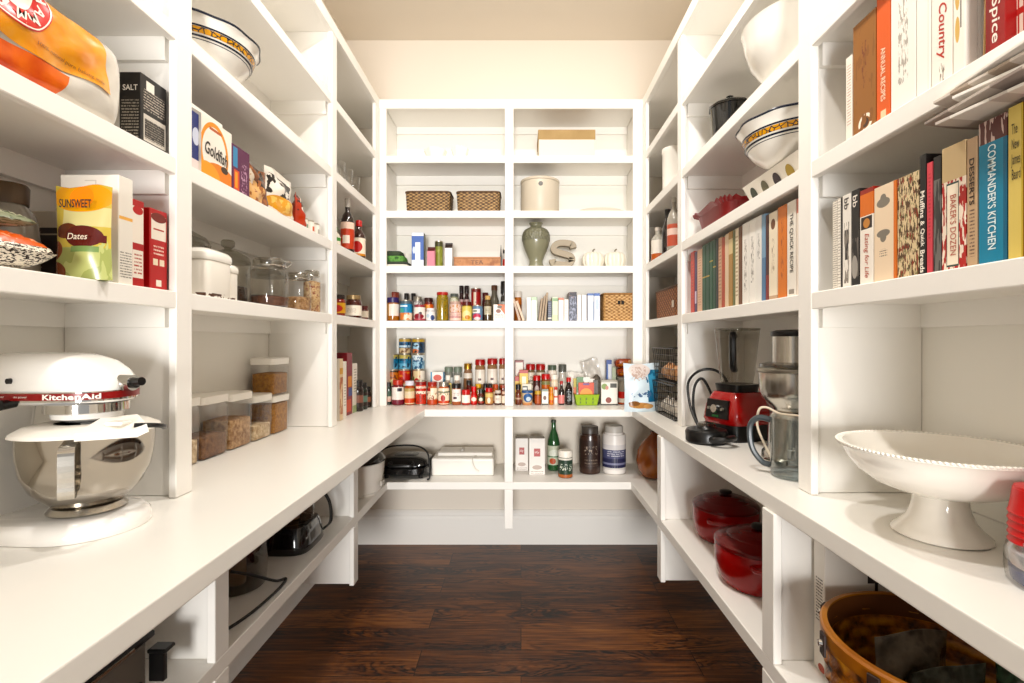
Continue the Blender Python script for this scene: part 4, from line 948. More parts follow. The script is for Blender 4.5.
BB('spice_tin', 'white spice tin with a brown seed picture in the front row', 'tin', GR, 541.8, 548.4, 389, FR_-.012, Z, .025, art('#dfddd2', ('ell', .45, .45, .25, .14, '#6a4030'), ('band', .86, 1, '#8a9a8c'), ('band', 0, .08, '#57554c')), flat('#cfcabd'))
B('bottle', 'sauce_bottle', 'orange squeeze bottle beside the white spice tin', 'bottle', GR, 549, 553.6, 386.6, FR_, Z, flat('#dd8a2a', .3), flat('#e0961f', .3), art('#e0a045', ('band', 0, .4, '#d96a2a')), neck=.75, nk=.75)
B('bottle', 'sauce_bottle', 'slim white bottle with a red top', 'bottle', GR, 553.9, 557.8, 386.6, FR_, Z, flat('#e4dcd2', .35), flat('#d0392a', .3), art('#ece4da', ('band', .75, 1, '#d9604a')), neck=.75, nk=.75)
B('bottle', 'sauce_bottle', 'dark bottle with a pink label and red cap', 'bottle', GR, 558.3, 564.6, 380.6, FR_, Z, DK, flat('#b82a22', .3), art('#e08a86'), (.06, .42), neck=.42, nk=.7, capf=.14)
B('bottle', 'sauce_bottle', 'black soy style bottle with a red cap at the right of the sauces', 'bottle', GR, 565, 572.4, 377, FR_, Z, DK, flat('#c4221a', .3), art('#1b1614', ('noise', 6, .5, .2, .8, .1, .9, '#8f9698')), (.1, .55), .62, .76, .5, .16, .62)
# bright green basket of packets
def weave_basket(t, w, d, h, m, rimm=None, p=.35, flare=1.06, na=72, nr=18, amp=.0035, over=2, name='basket_wall', thick=.004):
    mb = MB(); rings = []
    def se(sx__, sy__, a): return (sx__*math.copysign(abs(math.cos(a))**p, math.cos(a)), sy__*math.copysign(abs(math.sin(a))**p, math.sin(a)))
    for j in range(nr*2+1):
        v = j/(nr*2); k = 1+(flare-1)*v; row = j//2; ring = []
        for i in range(na):
            a = 2*PI*(i+.5)/na
            s_ = 1 if ((i//over)+row) % 2 == 0 else -1
            mid = (j % 2 == 1)
            e = amp*s_*(1.0 if mid else .15)*(1 if i % over == over//2 or over == 1 else .7)
            x, y = se(w/2*k/flare+e, d/2*k/flare+e, a); ring.append((x, y, h*v))
        rings.append(ring)
    inner = [[se(w/2-thick-amp, d/2-thick-amp, 2*PI*(i+.5)/na)+(h,) for i in range(na)], [se(w/2/flare-thick-amp, d/2/flare-thick-amp, 2*PI*(i+.5)/na)+(.006,) for i in range(na)]]
    mb.rings(rings+inner); o = mb.build(name, m, t, sharp=75)
    if rimm: MB().tube([se(w/2, d/2, 2*PI*i/na)+(h,) for i in range(na)], .0055, 8, closed=True).build('rim', rimm, t)
    return o
t = thing('berry_basket', 'bright green pulp basket full of seasoning packets', 'basket', (xw(586, 3.05), 3.05, Z))
def rect_ring(w, d, z): return [(-w/2,-d/2,z),(w/2,-d/2,z),(w/2,d/2,z),(-w/2,d/2,z)]
gb = MB().rings([rect_ring(.122,.09,0), rect_ring(.148,.112,.066), rect_ring(.142,.106,.066), rect_ring(.117,.085,.004)], smooth=False).build('basket_wall', mat('lime green pulp', '#9dbb35', .6), t, bevel=.002)
mb = MB()
for x in (-.04, -.005, .035):
    for z in (.012, .034): mb.box(x-.003, x+.003, -.0555+.0-(.004 if z > .02 else -.004), -.045, z, z+.012)
mb.build('slots', flat('#5f7a1c'), gb)
def packet(x0, x1, yt, Y, z0, m, lab, lean=0):
    t = thing('seasoning_packet', lab, 'packet', (xw((x0+x1)/2, Y), Y, z0), 0, 'seasoning packets in the green basket')
    w = (x1-x0)*Y/F; h = zw(yt, Y)-z0
    MB().box(-w/2, w/2, 0, .005, 0, h).build('packet', m, t, bevel=.0008); t.rotation_euler[0] = math.radians(lean)
packet(578.5, 594, 382.2, 3.03, Z+.008, art('#d9541c', ('ell', .5, .45, .4, .28, '#ef9a2f'), ('rect', .3, .7, .88, .97, '#6a4a8a'), ('rect', .05, .95, .0, .1, '#8a2410')), 'orange seasoning packet at the front of the green basket')
packet(576.5, 590, 376.6, 3.045, Z+.008, art('#d5d9cf', ('rect', 0, .5, .4, 1, '#6a8f62'), ('noise', 5, .55, 0, 1, .5, 1, '#2f5a3c')), 'white and green packet behind the orange one')
packet(582, 594.5, 378.4, 3.06, Z+.008, art('#d99a92', ('band', .7, .85, '#b5302c'), ('rect', .5, 1, .3, 1, '#e6dcd2')), 'pale red and white packet in the green basket')
packet(593.5, 597.8, 379.6, 3.04, Z+.03, art('#2a221e', ('vlines', 3, .7, 0, 1, 0, 1, '#8a857a')), 'narrow black packet at the right edge of the green basket')
packet(573.5, 576.8, 378, 3.075, Z+.05, art('#d9722c', ('band', .5, 1, '#c4b24a')), 'thin orange and yellow packet at the left edge of the green basket')
# white packages and the clear crumpled bag behind
for x0, x1, yt, lab in ((567.5, 577, 371.6, 'plain white packet lying behind the black sauce bottle'), (576.8, 584, 372.6, 'plain white packet behind the green basket')):
    t = thing('white_packet', lab, 'packet', (xw((x0+x1)/2, 3.19), 3.19, Z), 0, 'white packets behind the green basket'); pouch((x1-x0)*3.19/F, zw(yt, 3.19)-Z, .05, seed=int(x0)).build('packet', flat('#ece7de', .5), t)
t = thing('clear_bag', 'crumpled clear plastic bag leaning behind the green basket', 'bag', (xw(599, 3.18), 3.18, Z+.014)); pouch(.12, .26, .05, 16, 18, wr=.008, seed=21, topw=.9).build('bag', mat('cloudy film', '#cfcac2', .3, coat=.3), t); t.rotation_euler[1] = math.radians(-14)
t = thing('mesh_bundle', 'dark little mesh bundle in the clear bag behind the basket', 'bundle', (xw(596.5, 3.10), 3.10, Z)); 
MB().lathe([(.012,0),(.026,.02),(.028,.1),(.022,.16),(.006,.18)], 18, fn=lambda a, r, z: 1+.12*math.sin(5*a+z*60)).build('bundle', mat('dark dried leaves', '#3d342b', .8, vary=(60, '#6f665a')), t)
# square white tin with fruit pictures, red label jar, tubes
BB('fruit_tin', 'white square tin with fruit pictures to the right of the green basket', 'tin', None, 601.2, 617.6, 380, 3.02, Z, .08, art('#dedad0', ('rect', 0, 1, .92, 1, '#b5b0a4'), ('ell', .2, .75, .18, .12, '#8aa05a'), ('rect', .55, .95, .7, .88, '#4a4a42'), ('ell', .45, .2, .18, .12, '#8a3a2a'), ('ell', .35, .7, .1, .08, '#c98a7a'), ('band', 0, .05, '#4a463e')), flat('#b9b4a8', .4))
B('jar', 'food_jar', 'clear jar with red label against the right stile of the back counter', 'jar', GR, 618.2, 629, 377.6, 3.06, Z, gl('#9a9284'), flat('#8d877c', .4), art('#ddd5c8', ('ell', .25, .75, .5, .3, '#c8301f'), ('band', 0, .14, '#b5502a')), (.02, .5), .1)
BB('slim_carton', 'slim blue and white carton standing at the back right', 'box', None, 606.6, 611.8, 359.6, 3.19, Z, .03, art('#dfe4ee', ('rect', 0, .3, 0, 1, '#4f6fb5'), ('band', .9, 1, '#4a64ac'), ('rect', .7, 1, 0, .5, '#8aa0d0')), flat('#4a63a8'))
BB('slim_carton', 'slim pale green carton next to the blue and white one', 'box', None, 612.2, 616, 366.6, 3.19, Z, .03, art('#cfdcc0', ('band', .3, .6, '#a9c495')), flat('#a9b89a'))
BB('storage_tin', 'plain grey tin under the orange bags', 'tin', None, 618, 632.5, 376.6, 3.15, Z, .08, flat('#8f8a80', .4), flat('#7d786e', .4))
for z0, yt, x0, x1, lab, sd in ((zw(376.2, 3.15), 367.5, 616.6, 631, 'lower orange snack bag lying on the grey tin', 3), (zw(367.2, 3.15), 358.4, 614.6, 633, 'upper orange snack bag on top of the other', 8)):
    t = thing('orange_bag', lab, 'bag', (xw((x0+x1)/2, 3.19), 3.19, z0), 0, 'orange snack bags on the back counter')
    MB().rings([[(x*(x1-x0)*3.19/F/2*k, y*.045*k, z*(zw(yt, 3.19)-z0)) for x, y in [(math.copysign(abs(math.cos(a))**.5, math.cos(a)), math.copysign(abs(math.sin(a))**.5, math.sin(a))) for a in [2*PI*q/28 for q in range(28)]]] for z, k in ((0,.8),(.15,.96),(.5,1),(.85,.95),(1,.75))]).build('bag', art('#b8501c', ('ell', .5, .4, .35, .3, '#d9822f'), ('noise', 5, .55, 0, 1, 0, 1, '#8a3414'), ('ell', .8, .7, .15, .2, '#e3b58a'), rough=.25), t)

# ---- back left, first shelf above the counter
Z = ZS[0]; G = 'jars and bottles on the first back shelf'
B('jar', 'peanut_butter_jar', 'peanut butter jar with a purple lid and white label', 'jar', G, 387, 399.2, 297.4, FR_, Z, gl('#a3651f'), flat('#2d1f5e', .35), art('#e2d6cb', ('rect', 0, .28, 0, 1, '#b98a4a'), ('vlines', 2, .8, .0, .3, .2, .8, '#2a2118')), (.22, .72), .2, capr=.97, neck=.9)
B('jar', 'food_jar', 'jar with a red and brown lid behind the purple lidded one', 'jar', G, 388.8, 399.6, 292, BK-.03, Z, gl('#7a4a26'), flat('#8a3a2a', .35), None, capf=.2, capr=.97)
B('can', 'food_can', 'blue tin with an orange picture on the first back shelf', 'can', G, 400, 412.4, 300, FR_, Z, art('#1f87b8', ('band', 0, .38, '#d9824a'), ('noise', 3.5, .5, .4, 1, 0, .38, '#e6d3ba'), ('band', .85, 1, '#51606a'), ('rect', 0, .7, .7, .78, '#d9e6ec'), ('rect', .05, .4, .4, .62, '#4fa89a')))
for x0, x1, lab in ((404, 409, 'black capped bottle behind the blue tin, left of the pair'), (411, 416, 'black capped bottle behind the blue tin, right of the pair')):
    B('bottle', 'sauce_bottle', lab, 'bottle', G, x0, x1, 293, BK-.01, Z, gl('#3b3a3a'), BLK, art('#cfc8c0'), neck=.8, nk=.76, capf=.2)
B('jar', 'jam_jar', 'jam jar with a white and berry red label', 'jar', G, 413.8, 425.4, 304.6, FR_-.002, Z, gl('#6a1220'), flat('#a03a44', .35), art('#e8ddd2', ('ell', .5, .3, .42, .22, '#8e1a2c'), ('band', 0, .14, '#b04a55'), ('ell', .65, .55, .14, .1, '#5a4a50')), (.04, .84), .12)
B('jar', 'jam_jar', 'jar with a silver checked lid behind the berry label', 'jar', G, 412.8, 422.6, 296.4, MD+.01, Z, gl('#5b5558'), SIL, art('#cfcac6', ('noise', 8, .5, 0, 1, 0, 1, '#77706f')), (.4, .8), .16)
B('jar', 'jam_jar', 'amber jar with a dark lid and orange label', 'jar', G, 423.6, 433.6, 297.6, MD+.01, Z, gl('#6a1c10'), flat('#3a1210', .3), art('#d9642c', ('ell', .5, .5, .25, .4, '#e8a04a')), (.45, .72), .16)
B('jar', 'jam_jar', 'short jar with a white and blue label in the front row', 'jar', G, 426, 435.4, 308, FR_, Z, gl('#a9a4a8'), flat('#e3e0e0', .35), art('#e4e0df', ('ell', .75, .3, .2, .3, '#3a4a80'), ('ell', .3, .5, .2, .2, '#b9ccd9')), (.05, .75))
B('jar', 'olive_jar', 'tall jar of green olives with a red lid', 'jar', G, 436.4, 448.4, 292, FR_+.004, Z, mat('olives', '#8a7a2a', .2, coat=.6, vary=(90, '#57601f', '#a8862f')), flat('#b52a20', .3), None, capf=.09, sh=.84, neck=.88, capr=.94)
B('jar', 'food_jar', 'rounded jar with a pink flowered label', 'jar', G, 449.4, 461.4, 301.4, FR_, Z, gl('#b98a80'), flat('#c9a898', .35), art('#e3c4b8', ('noise', 6, .55, 0, 1, .5, 1, '#c98a4a'), ('band', .18, .24, '#c9848a'), ('lines', 10, .1, .9, .1, .5, '#c08a88')), (.03, .86), .1)
B('jar', 'food_jar', 'pale green jar behind the pink flowered one', 'jar', G, 449.8, 458.6, 293.4, MD+.012, Z, gl('#a8a888'), flat('#59605a', .4), art('#d9d6c0', ('noise', 5, .55, 0, 1, 0, 1, '#a3ab85')), (.3, .84), .1)
for x0, x1, lab in ((459, 463.8, 'dark red bottle with a white label at the back, left of two'), (464.2, 469.2, 'dark red bottle with a white label at the back, right of two')):
    B('bottle', 'sauce_bottle', lab, 'bottle', G, x0, x1, 285.4, BK, Z, gl('#300d10'), flat('#1d0d10', .3), art('#c9a8a4', ('band', .5, .8, '#b03a3c')), (.3, .62), .66, .78, .8, .2, .9)
B('jar', 'food_jar', 'yellow pickle jar with a dark red lid', 'jar', G, 461.8, 472, 301.6, FR_, Z, gl('#b99a32'), flat('#5f1a16', .3), art('#d9c568', ('ell', .5, .4, .4, .3, '#e3d99a'), ('ell', .6, .2, .25, .16, '#cf8a2a')), (.04, .76), .18)
B('can', 'food_can', 'red tin with a white stripe standing at the back', 'can', G, 471, 481, 288, MD+.015, Z, art('#a8221c', ('rect', .3, .55, 0, 1, '#e0cfb8'), ('noise', 4, .55, 0, 1, 0, .6, '#6a5a36'), ('band', .9, 1, '#7a1a18')))
B('can', 'food_can', 'blue tin with white and pink label in front of the red one', 'can', G, 472.4, 482.8, 305, FR_, Z, art('#6f8fae', ('rect', 0, .75, .5, .8, '#e6e2dc'), ('ell', .45, .25, .4, .22, '#c23a5a'), ('ell', .5, .1, .3, .12, '#e8c8c8'), ('rect', .1, .5, .6, .7, '#3a5a3c')))
B('bottle', 'sauce_bottle', 'small dark bottle with a tan cap and grey label', 'bottle', G, 484, 491.4, 295.4, FR_, Z, gl('#4a3a22'), flat('#c9a468', .4), art('#c9c1a8', ('lines', 6, .2, .8, .2, .8, '#7a705a')), (.25, .58), .68, .8, .62, .16)
B('jar', 'food_jar', 'dark red jar at the back beside the corked bottle', 'jar', G, 482, 488.6, 292.4, BK, Z, gl('#4a1512'), flat('#5a1a16', .3), None)
B('bottle', 'oil_bottle', 'grey glass bottle with a brown cap at the back', 'bottle', G, 489.6, 499, 285, BK-.01, Z, gl('#6d675a'), flat('#5a3218', .5), None, sh=.6, nk=.76, neck=.55, capf=.14)
BB('baking_soda_box', 'small white box with an orange corner by the centre stile', 'box', None, 493.4, 506, 304, FR_-.02, Z, .05, art('#e8e0d4', ('diag', .05, 0, '#e8e0d4'), ('diag', 1.3, -1.0, '#df6f1e'), ('ell', .4, .6, .2, .12, '#8a4a2c'), ('lines', 12, .1, .8, .2, .42, '#6a6a78'), ('ell', .5, .85, .2, .1, '#6a5a4a')), flat('#d98a3a'))
B('bottle', 'pepper_mill', 'black topped bottle with grey label behind the orange cornered box', 'bottle', None, 500.6, 506.6, 281, BK, Z, gl('#3a3632'), BLK, art('#c9c6c0'), (.2, .5), .6, .7, .8, .3, .95)

# ---- back right, first shelf: books and a basket
Z = ZS[0]; YF_ = 3.0
def bb(x0, x1, yt, col, label, d=.16, title=None, Y=YF_, tcol='#555555', name='book', lay=(), **k):
    w = (x1-x0)*Y/F-.0012; h = zw(yt, Y)-Z
    return book(name, label, (xw((x0+x1)/2, Y), Y, Z), 0, w, d, h, art(col, *lay), 'books on the first shelf of the back wall', title, tcol, **k)
t = thing('orange_canister', 'small orange canister with a white lid at the centre stile', 'canister', (xw(518, 3.19), 3.19, Z)); make_shaker(t, .05, zw(291, 3.19)-Z, flat('#c4742c', .4), flat('#ece4da', .4), art('#c9702a', ('band', .6, .8, '#8a4a1c')), (.05, .7), .2)
for i, (x, ln, lab) in enumerate(((519.6, -16, 'brown booklet leaning beside the orange canister'), (523.6, -20, 'tan booklet leaning against the first white book'))):
    o = book('booklet', lab, (xw(x, 3.0), 3.0, Z+.002), 0, .014, .12, .135-.01*i, art('#8a5a34' if i == 0 else '#c9a888', ('vlines', 3, .6, 0, 1, 0, 1, '#e0cdb5')), 'leaning booklets on the back shelf'); o.rotation_euler[1] = math.radians(ln)
bb(526.6, 531, 297, '#ece8e0', 'plain white book right of the leaning booklets')
bb(531.2, 537.4, 296.6, '#e9ece4', 'white book with a green top edge', lay=(('band', .86, 1, '#b9d0b0'), ('rect', .88, 1, 0, 1, '#8aa383')))
for x, ln, h_, lab in ((539.4, 7, .135, 'thin tan booklet leaning left, first of the three'), (541.9, 7, .15, 'thin tan booklet leaning left, middle of the three'), (544.9, 5, .17, 'thin brown booklet leaning left, last and tallest of the three')):
    o = book('booklet', lab, (xw(x, 3.0), 3.0, Z+.001), 0, .011, .12, h_, art('#b59a78', ('vlines', 2, .7, 0, 1, 0, 1, '#7a6248')), 'leaning booklets on the back shelf'); o.rotation_euler[1] = math.radians(ln)
bb(547.8, 551.8, 300.4, '#33374a', 'short navy book with grey bands', lay=(('lines', 10, .1, .9, .1, .9, '#8a8fa3'), ('band', .1, .16, '#d9d4c4')))
bb(552, 558, 296.6, '#d3d9bd', 'pale green book with a darker green band', lay=(('band', .82, .95, '#8fae84'), ('rect', 0, .1, 0, 1, '#a9ba95'), ('band', 0, .25, '#c4d0a5')))
bb(558.4, 563.8, 297.4, '#e8e1d8', 'cream book with a salmon top edge', lay=(('band', .9, 1, '#d98a72'),))
bb(564.2, 568.6, 299, '#ece8e0', 'short white book left of the dark patterned one', lay=(('lines', 8, .2, .8, .1, .9, '#d0cac0'),))
bb(569, 576.8, 291.6, '#3a3f52', 'thick dark blue book with a speckled pattern', lay=(('noise', 9, .52, 0, 1, 0, .85, '#9aa0b5'), ('band', .85, 1, '#2a2430'), ('noise', 5, .55, 0, 1, .8, 1, '#c9a09a')))
bb(577.2, 581.2, 294.4, '#ebe8e2', 'white book next to the dark patterned one')
bb(581.6, 587, 294.4, '#e6e3de', 'wider white book with a grey edge', lay=(('rect', .9, 1, 0, 1, '#9a98a0'),))
bb(587.6, 593.8, 293, '#e3e6ee', 'white book with a blue top, left of the matching pair', lay=(('band', .92, 1, '#6a86c0'), ('rect', .8, 1, 0, .7, '#b9c8e0')))
bb(594.2, 600, 292.8, '#dfe5f0', 'white book with a blue top, right of the matching pair', lay=(('band', .9, 1, '#5a7ac0'), ('ell', .5, .6, .3, .2, '#c0cfe6')))
WK = wicker('golden wicker', '#7a5228', '#c0925c', '#dcb684', 320, 210)
WKD = mat('dark brown wicker', '#54341c', .6)
t = thing('wicker_basket', 'square golden wicker basket with a handle hole beside the white books', 'basket', (xw(617.5, 3.09), 3.095, Z))
weave_basket(t, .2, .17, zw(292.4, 3.01)-Z-.006, WK, mat('wicker rim', '#a3743f', .6), flare=1.02, p=.2, na=84, nr=14, amp=.002)
MB().box(-.014,.002,-.0885,-.083,.1,.122).box(.007,.024,-.0885,-.083,.1,.122).build('handle_hole', flat('#1a0f08', .8), t)

# ---- back left, second shelf
Z = ZS[1]
t = thing('folded_towels', 'green and black folded cloths on white ones at the left of the tea shelf', 'cloth', (xw(398.5, 3.08), 3.08, Z))
def fold(name, w, d, z0, z1, m, x=0, par=None):
    return MB().rings([[(x+px*w/2*k, py*d/2*k+.0, z) for px, py in [(math.copysign(abs(math.cos(a))**.4, math.cos(a)), math.copysign(abs(math.sin(a))**.4, math.sin(a))) for a in [2*PI*q/32 for q in range(32)]]] for z, k in ((z0,.94),(z0+(z1-z0)*.3,1),(z0+(z1-z0)*.75,.985),(z1,.93))]).build(name, m, par)
fold('cloth_layer', .145, .15, 0, .014, flat('#ddd8cd', .8), 0, t); fold('cloth_layer', .142, .15, .0145, .03, flat('#3a4234', .8), 0, t)
fold('cloth_layer', .12, .13, .031, .066, mat('green cloth', '#4f8a3a', .8, vary=(30, '#2f5a26', '#74a858')), -.012, t); fold('cloth_layer', .1, .12, .067, .096, mat('black green cloth', '#222a20', .8, vary=(24, '#3a4a30')), -.022, t)
t = thing('paper_roll', 'small white roll lying on the folded cloths', 'roll', (xw(408, 3.15), 3.175, Z)); MB().lathe([(.03,0),(.032,.003),(.032,.1),(.03,.103)], 24).build('roll', flat('#e9e4da', .7), t)
BB('salt_carton', 'tall blue and white carton on the tea shelf', 'carton', None, 411.6, 423.6, 232, 3.06, Z, .06, art('#4f6fb8', ('rect', .3, .72, 0, .72, '#e2e6f0'), ('band', .9, 1, '#dfe4f0'), ('band', 0, .22, '#d9e0f0'), ('ell', .2, .5, .12, .1, '#c9d4ec')), flat('#54604a'))
BB('pink_carton', 'small pink carton with a dark red gable top', 'carton', None, 427.2, 434.6, 246, 3.04, Z, .045, flat('#d98a9a'), flat('#cf7f90'), flat('#5a1a18'), gable=True)
B('can', 'green_canister', 'olive green canister with a dark lid on the tea shelf', 'canister', None, 434.8, 443, 241, 3.13, Z, art('#8f9440', ('band', .82, 1, '#4a4a2c'), ('noise', 4, .55, 0, 1, .2, .7, '#a5aa5a')))
BB('milk_carton', 'white carton with a dark brown top beside the olive canister', 'carton', None, 444.8, 452.2, 242, 3.05, Z, .045, flat('#e6e3e0'), flat('#b9b5b0'), flat('#2c1d1a'), gable=True)
t = thing('tea_box', 'long low wooden box with TEA lettered on the front', 'box', (xw(476.8, 3.0), 3.02, Z)); w = 47*3.0/F; h = zw(256, 3.0)-Z
WOOD = mat('tea box wood', '#b0764e', .55, vary=(18, '#9a6340', '#c48d63'))
MB().box(-w/2, w/2, 0, .13, 0, h-.008).build('box_body', WOOD, t, bevel=.001); MB().box(-w/2-.002, w/2+.002, -.002, .132, h-.0075, h).build('lid', mat('tea box lid', '#c08a60', .5), t, bevel=.001)
MB().text('TEA', .0, h*.44, .075, .024).build('lettering', flat('#5a3220'), t)
t = thing('kitchen_tool', 'thin upright black blade shaped tool between tea box and stile', 'tool', (xw(501, 3.06), 3.06, Z))
MB().rings([[(-.005,-.02,0),(.005,-.02,0),(.005,.02,0),(-.005,.02,0)], [(-.006,-.02,.06),(.006,-.02,.06),(.006,.02,.06),(-.006,.02,.06)], [(-.001,-.01,.138),(.001,-.01,.138),(.001,.01,.138),(-.001,.01,.138)]], smooth=False).build('blade', BLK, t)
B('can', 'small_tin', 'little red topped tin touching the centre stile of the tea shelf', 'tin', None, 502.6, 506.6, 249, 3.07, Z, art('#cfc8c0', ('band', 0, .45, '#c23022'), ('band', .8, 1, '#4a4440')))

# ---- back right, second shelf: vase, letter, pumpkins
t = thing('vase', 'grey green glazed vase with a carved shoulder', 'vase', (xw(536, 3.1), 3.1, Z))
CEL = mat('celadon glaze', '#8f8d75', .3, coat=.4); hh = zw(223, 3.1)-Z
def pv(lst): return [(r*.086, z*hh) for r, z in lst]
MB().lathe(pv([(.56,0),(.6,.02),(.58,.05),(.5,.1),(.48,.17),(.6,.26),(.78,.38),(.93,.52),(1,.64),(.99,.72),(.93,.79),(.8,.85),(.6,.885),(.44,.9),(.4,.93),(.43,.965),(.5,.985),(.5,1),(.42,1),(.34,.93),(.5,.86)]), 48).build('vase_body', CEL, t)
cv = mat('carved celadon', '#7d7b66', .4)
if True:
    m = cv; n_ = m.node_tree; b_ = n_.nodes['Principled BSDF']; tc_ = n_.nodes.new('ShaderNodeTexCoord'); vo = n_.nodes.new('ShaderNodeTexVoronoi'); vo.inputs['Scale'].default_value = 70
    n_.links.new(tc_.outputs['Object'], vo.inputs['Vector']); bp_ = n_.nodes.new('ShaderNodeBump'); bp_.inputs['Strength'].default_value = .9; bp_.inputs['Distance'].default_value = .006
    n_.links.new(vo.outputs['Distance'], bp_.inputs['Height']); n_.links.new(bp_.outputs[0], b_.inputs['Normal'])
MB().lathe([(r+.0015, z) for r, z in pv([(.985,.6),(1,.64),(.99,.72),(.93,.79),(.82,.842)])], 48, cap=False).build('carved_band', cv, t)
t = thing('letter_ornament', 'thick putty coloured letter S standing beside the vase', 'ornament', (xw(562.6, 3.08), 3.08, Z))
wS = 26*3.08/F; hS = zw(240, 3.08)-Z; sw = .19*hS
cl = fine([(.40,.70),(.36,.83),(.12,.885),(-.18,.87),(-.345,.74),(-.30,.60),(-.02,.51),(.28,.42),(.355,.27),(.20,.125),(-.12,.115),(-.36,.17),(-.40,.30)], 7)
rg = []
for i, p in enumerate(cl):
    d_ = (cl[min(i+1, len(cl)-1)]-cl[max(i-1, 0)]); d_ = Vector((d_.x*wS, d_.y*hS)).normalized(); n_ = Vector((-d_.y, d_.x))
    P = Vector((p.x*wS, p.y*hS)); w_ = sw*(.58 if 4 < i < len(cl)-5 else .62)
    rg.append([(P.x+n_.x*q*w_, y, P.y+n_.y*q*w_) for q, y in ((-1,-.025),(1,-.025),(1,.025),(-1,.025))])
MB().rings(rg, smooth=False).build('letter', mat('putty clay', '#a99d8a', .6), t, bevel=.002, sharp=60)
CR = mat('cream glaze', '#e4ddcd', .3, coat=.3)
def pumpkin(px, lab):
    t = thing('ceramic_pumpkin', lab, 'pumpkin', (xw(px, 3.1), 3.1, Z), 0, 'cream ceramic pumpkins')
    MB().lathe([(.035,0),(.057,.007),(.068,.035),(.0695,.058),(.062,.082),(.047,.096),(.02,.102),(.004,.098)], 96, fn=lambda a, r, z: 1-.1*abs(math.cos(a*6))**5).build('pumpkin_body', CR, t)
    MB().tube(fine([(0,0,.096),(.001,0,.11),(.006,0,.117),(.013,0,.119)], 5), .0045).build('stem', mat('stem brown', '#8a7f6c', .5), t)
pumpkin(592.8, 'cream ceramic pumpkin nearer the letter S'); pumpkin(614.8, 'cream ceramic pumpkin nearer the right stile')

# ---- third shelf
Z = ZS[2]
def low_basket(px0, px1, lab):
    t = thing('wicker_tray_basket', lab, 'basket', (xw((px0+px1)/2, 3.08), 3.08, Z), 0, 'low brown wicker baskets')
    weave_basket(t, (px1-px0)*3.0/F, .16, .118, wicker('brown wicker', '#2f1d10', '#80603c', '#c3a274', 330, 190), mat('dark wicker rim', '#5f432a', .6), flare=1.05, p=.22, na=88, nr=11, amp=.003)
low_basket(407.5, 452.5, 'low brown wicker basket, left of the two on the high shelf'); low_basket(457.5, 501, 'low brown wicker basket, right of the two beside the centre stile')
t = thing('stoneware_crock', 'large cream stoneware crock with a small grey stamp', 'crock', (xw(540, 3.12), 3.125, Z)); r = 19*3.12/F
MB().lathe([(r*.95,0),(r,.008),(r,.19),(r*.985,.2),(r*1.03,.204),(r*1.03,zw(177.5,3.05)-Z-.004),(r,zw(177.5,3.05)-Z),(r*.93,zw(177.5,3.05)-Z),(r*.9,.02),(.001,.015)], 56).build('crock_body', mat('stoneware', '#cdc2b0', .4), t)
MB().lathe([(.0005,0),(.014,0)], 20, cap=False, M=Matrix.Translation((.0,-r*1.002,.17)) @ Matrix.Rotation(PI/2, 4, 'X')).build('stamp', flat('#6d6a66'), t)
t = thing('oval_platter', 'white oval platter lying upside down beside the crock', 'platter', (xw(600, 3.12), 3.125, Z))
MB().lathe([(.2,0),(.2,.005),(.17,.022),(.13,.036),(.1,.04),(.095,.042),(.001,.042)], 56, sy=.62).build('platter', mat('off white china', '#d8d1c2', .35), t)

# ---- top shelf
Z = ZS[3]
def white_bowl(px, w, h, lab, loc=None):
    t = thing('white_bowl', lab, 'bowl', (xw(px, 3.08), 3.08, Z), 0, 'white ruffled bowls on the top shelf')
    f = lambda a, r, z: 1+.05*math.sin(a*9)*(z/h)
    MB().lathe([(w*.25,0),(w*.27,.006),(w*.36,h*.3),(w*.45,h*.7),(w*.5,h),(w*.485,h),(w*.43,h*.7),(w*.3,h*.25),(.001,h*.14)], 54, fn=f).build('bowl', PORC, t)
white_bowl(435.5, .14, .064, 'wide white ruffled bowl on the top back shelf'); white_bowl(460, .108, .076, 'smaller taller white bowl on the top back shelf')
t = thing('recipe_box', 'large cream box with a tan lid on the top back shelf', 'box', (xw(566.8, 3.02), 3.02, Z)); w = 56*3.02/F; h = zw(129.5, 3.02)-Z
MB().box(-w/2, w/2, 0, .2, 0, h*.72).build('box_body', mat('cream card', '#e8dcc4', .7), t, bevel=.001)
MB().box(-w/2-.004, w/2+.003, -.004, .204, h*.66, h).build('lid', mat('tan card lid', '#b5986a', .7, vary=(8, '#a78a5c')), t, bevel=.001)

# ---- low shelf under the back counter
Z = LS
t = thing('contact_grill', 'black contact grill with its cord looped over it', 'grill', (xw(407, 3.02), 3.02, Z))
MB().rings([sq(.13,.12,.018), sq(.15,.135,.03), sq(.15,.135,.06), sq(.14,.125,.07)]).build('base', GB, t)
gl_ = MB().rings([sq(.145,.13,.073), sq(.15,.135,.08), sq(.142,.12,.1), sq(.1,.085,.118), sq(.04,.03,.122)]).build('lid', GB, t)
MB().tube(fine([(-.06,-.13,.1),(-.06,-.165,.09),(.06,-.165,.09),(.06,-.13,.1)], 5), .01).build('handle', BLACK, gl_)
MB().rings([sq(.07,.05,.1215), sq(.06,.045,.1245)]).build('badge_plate', mat('grey plate', '#6d6f70', .25, .6), gl_)
for sx__ in (-1, 1):
    for sy__ in (-1, 1): MB().lathe([(.012,0),(.014,.02)], 12, at=(sx__*.1, sy__*.09, 0)).build('foot', BLACK, t)
MB().tube(fine([(-.14,.05,.08),(-.15,-.02,.14),(-.08,-.04,.175),(.06,-.05,.18),(.135,-.08,.15),(.158,-.12,.08),(.165,-.15,.02),(.15,-.155,.008)], 8), .005).build('cord', CORD, t)
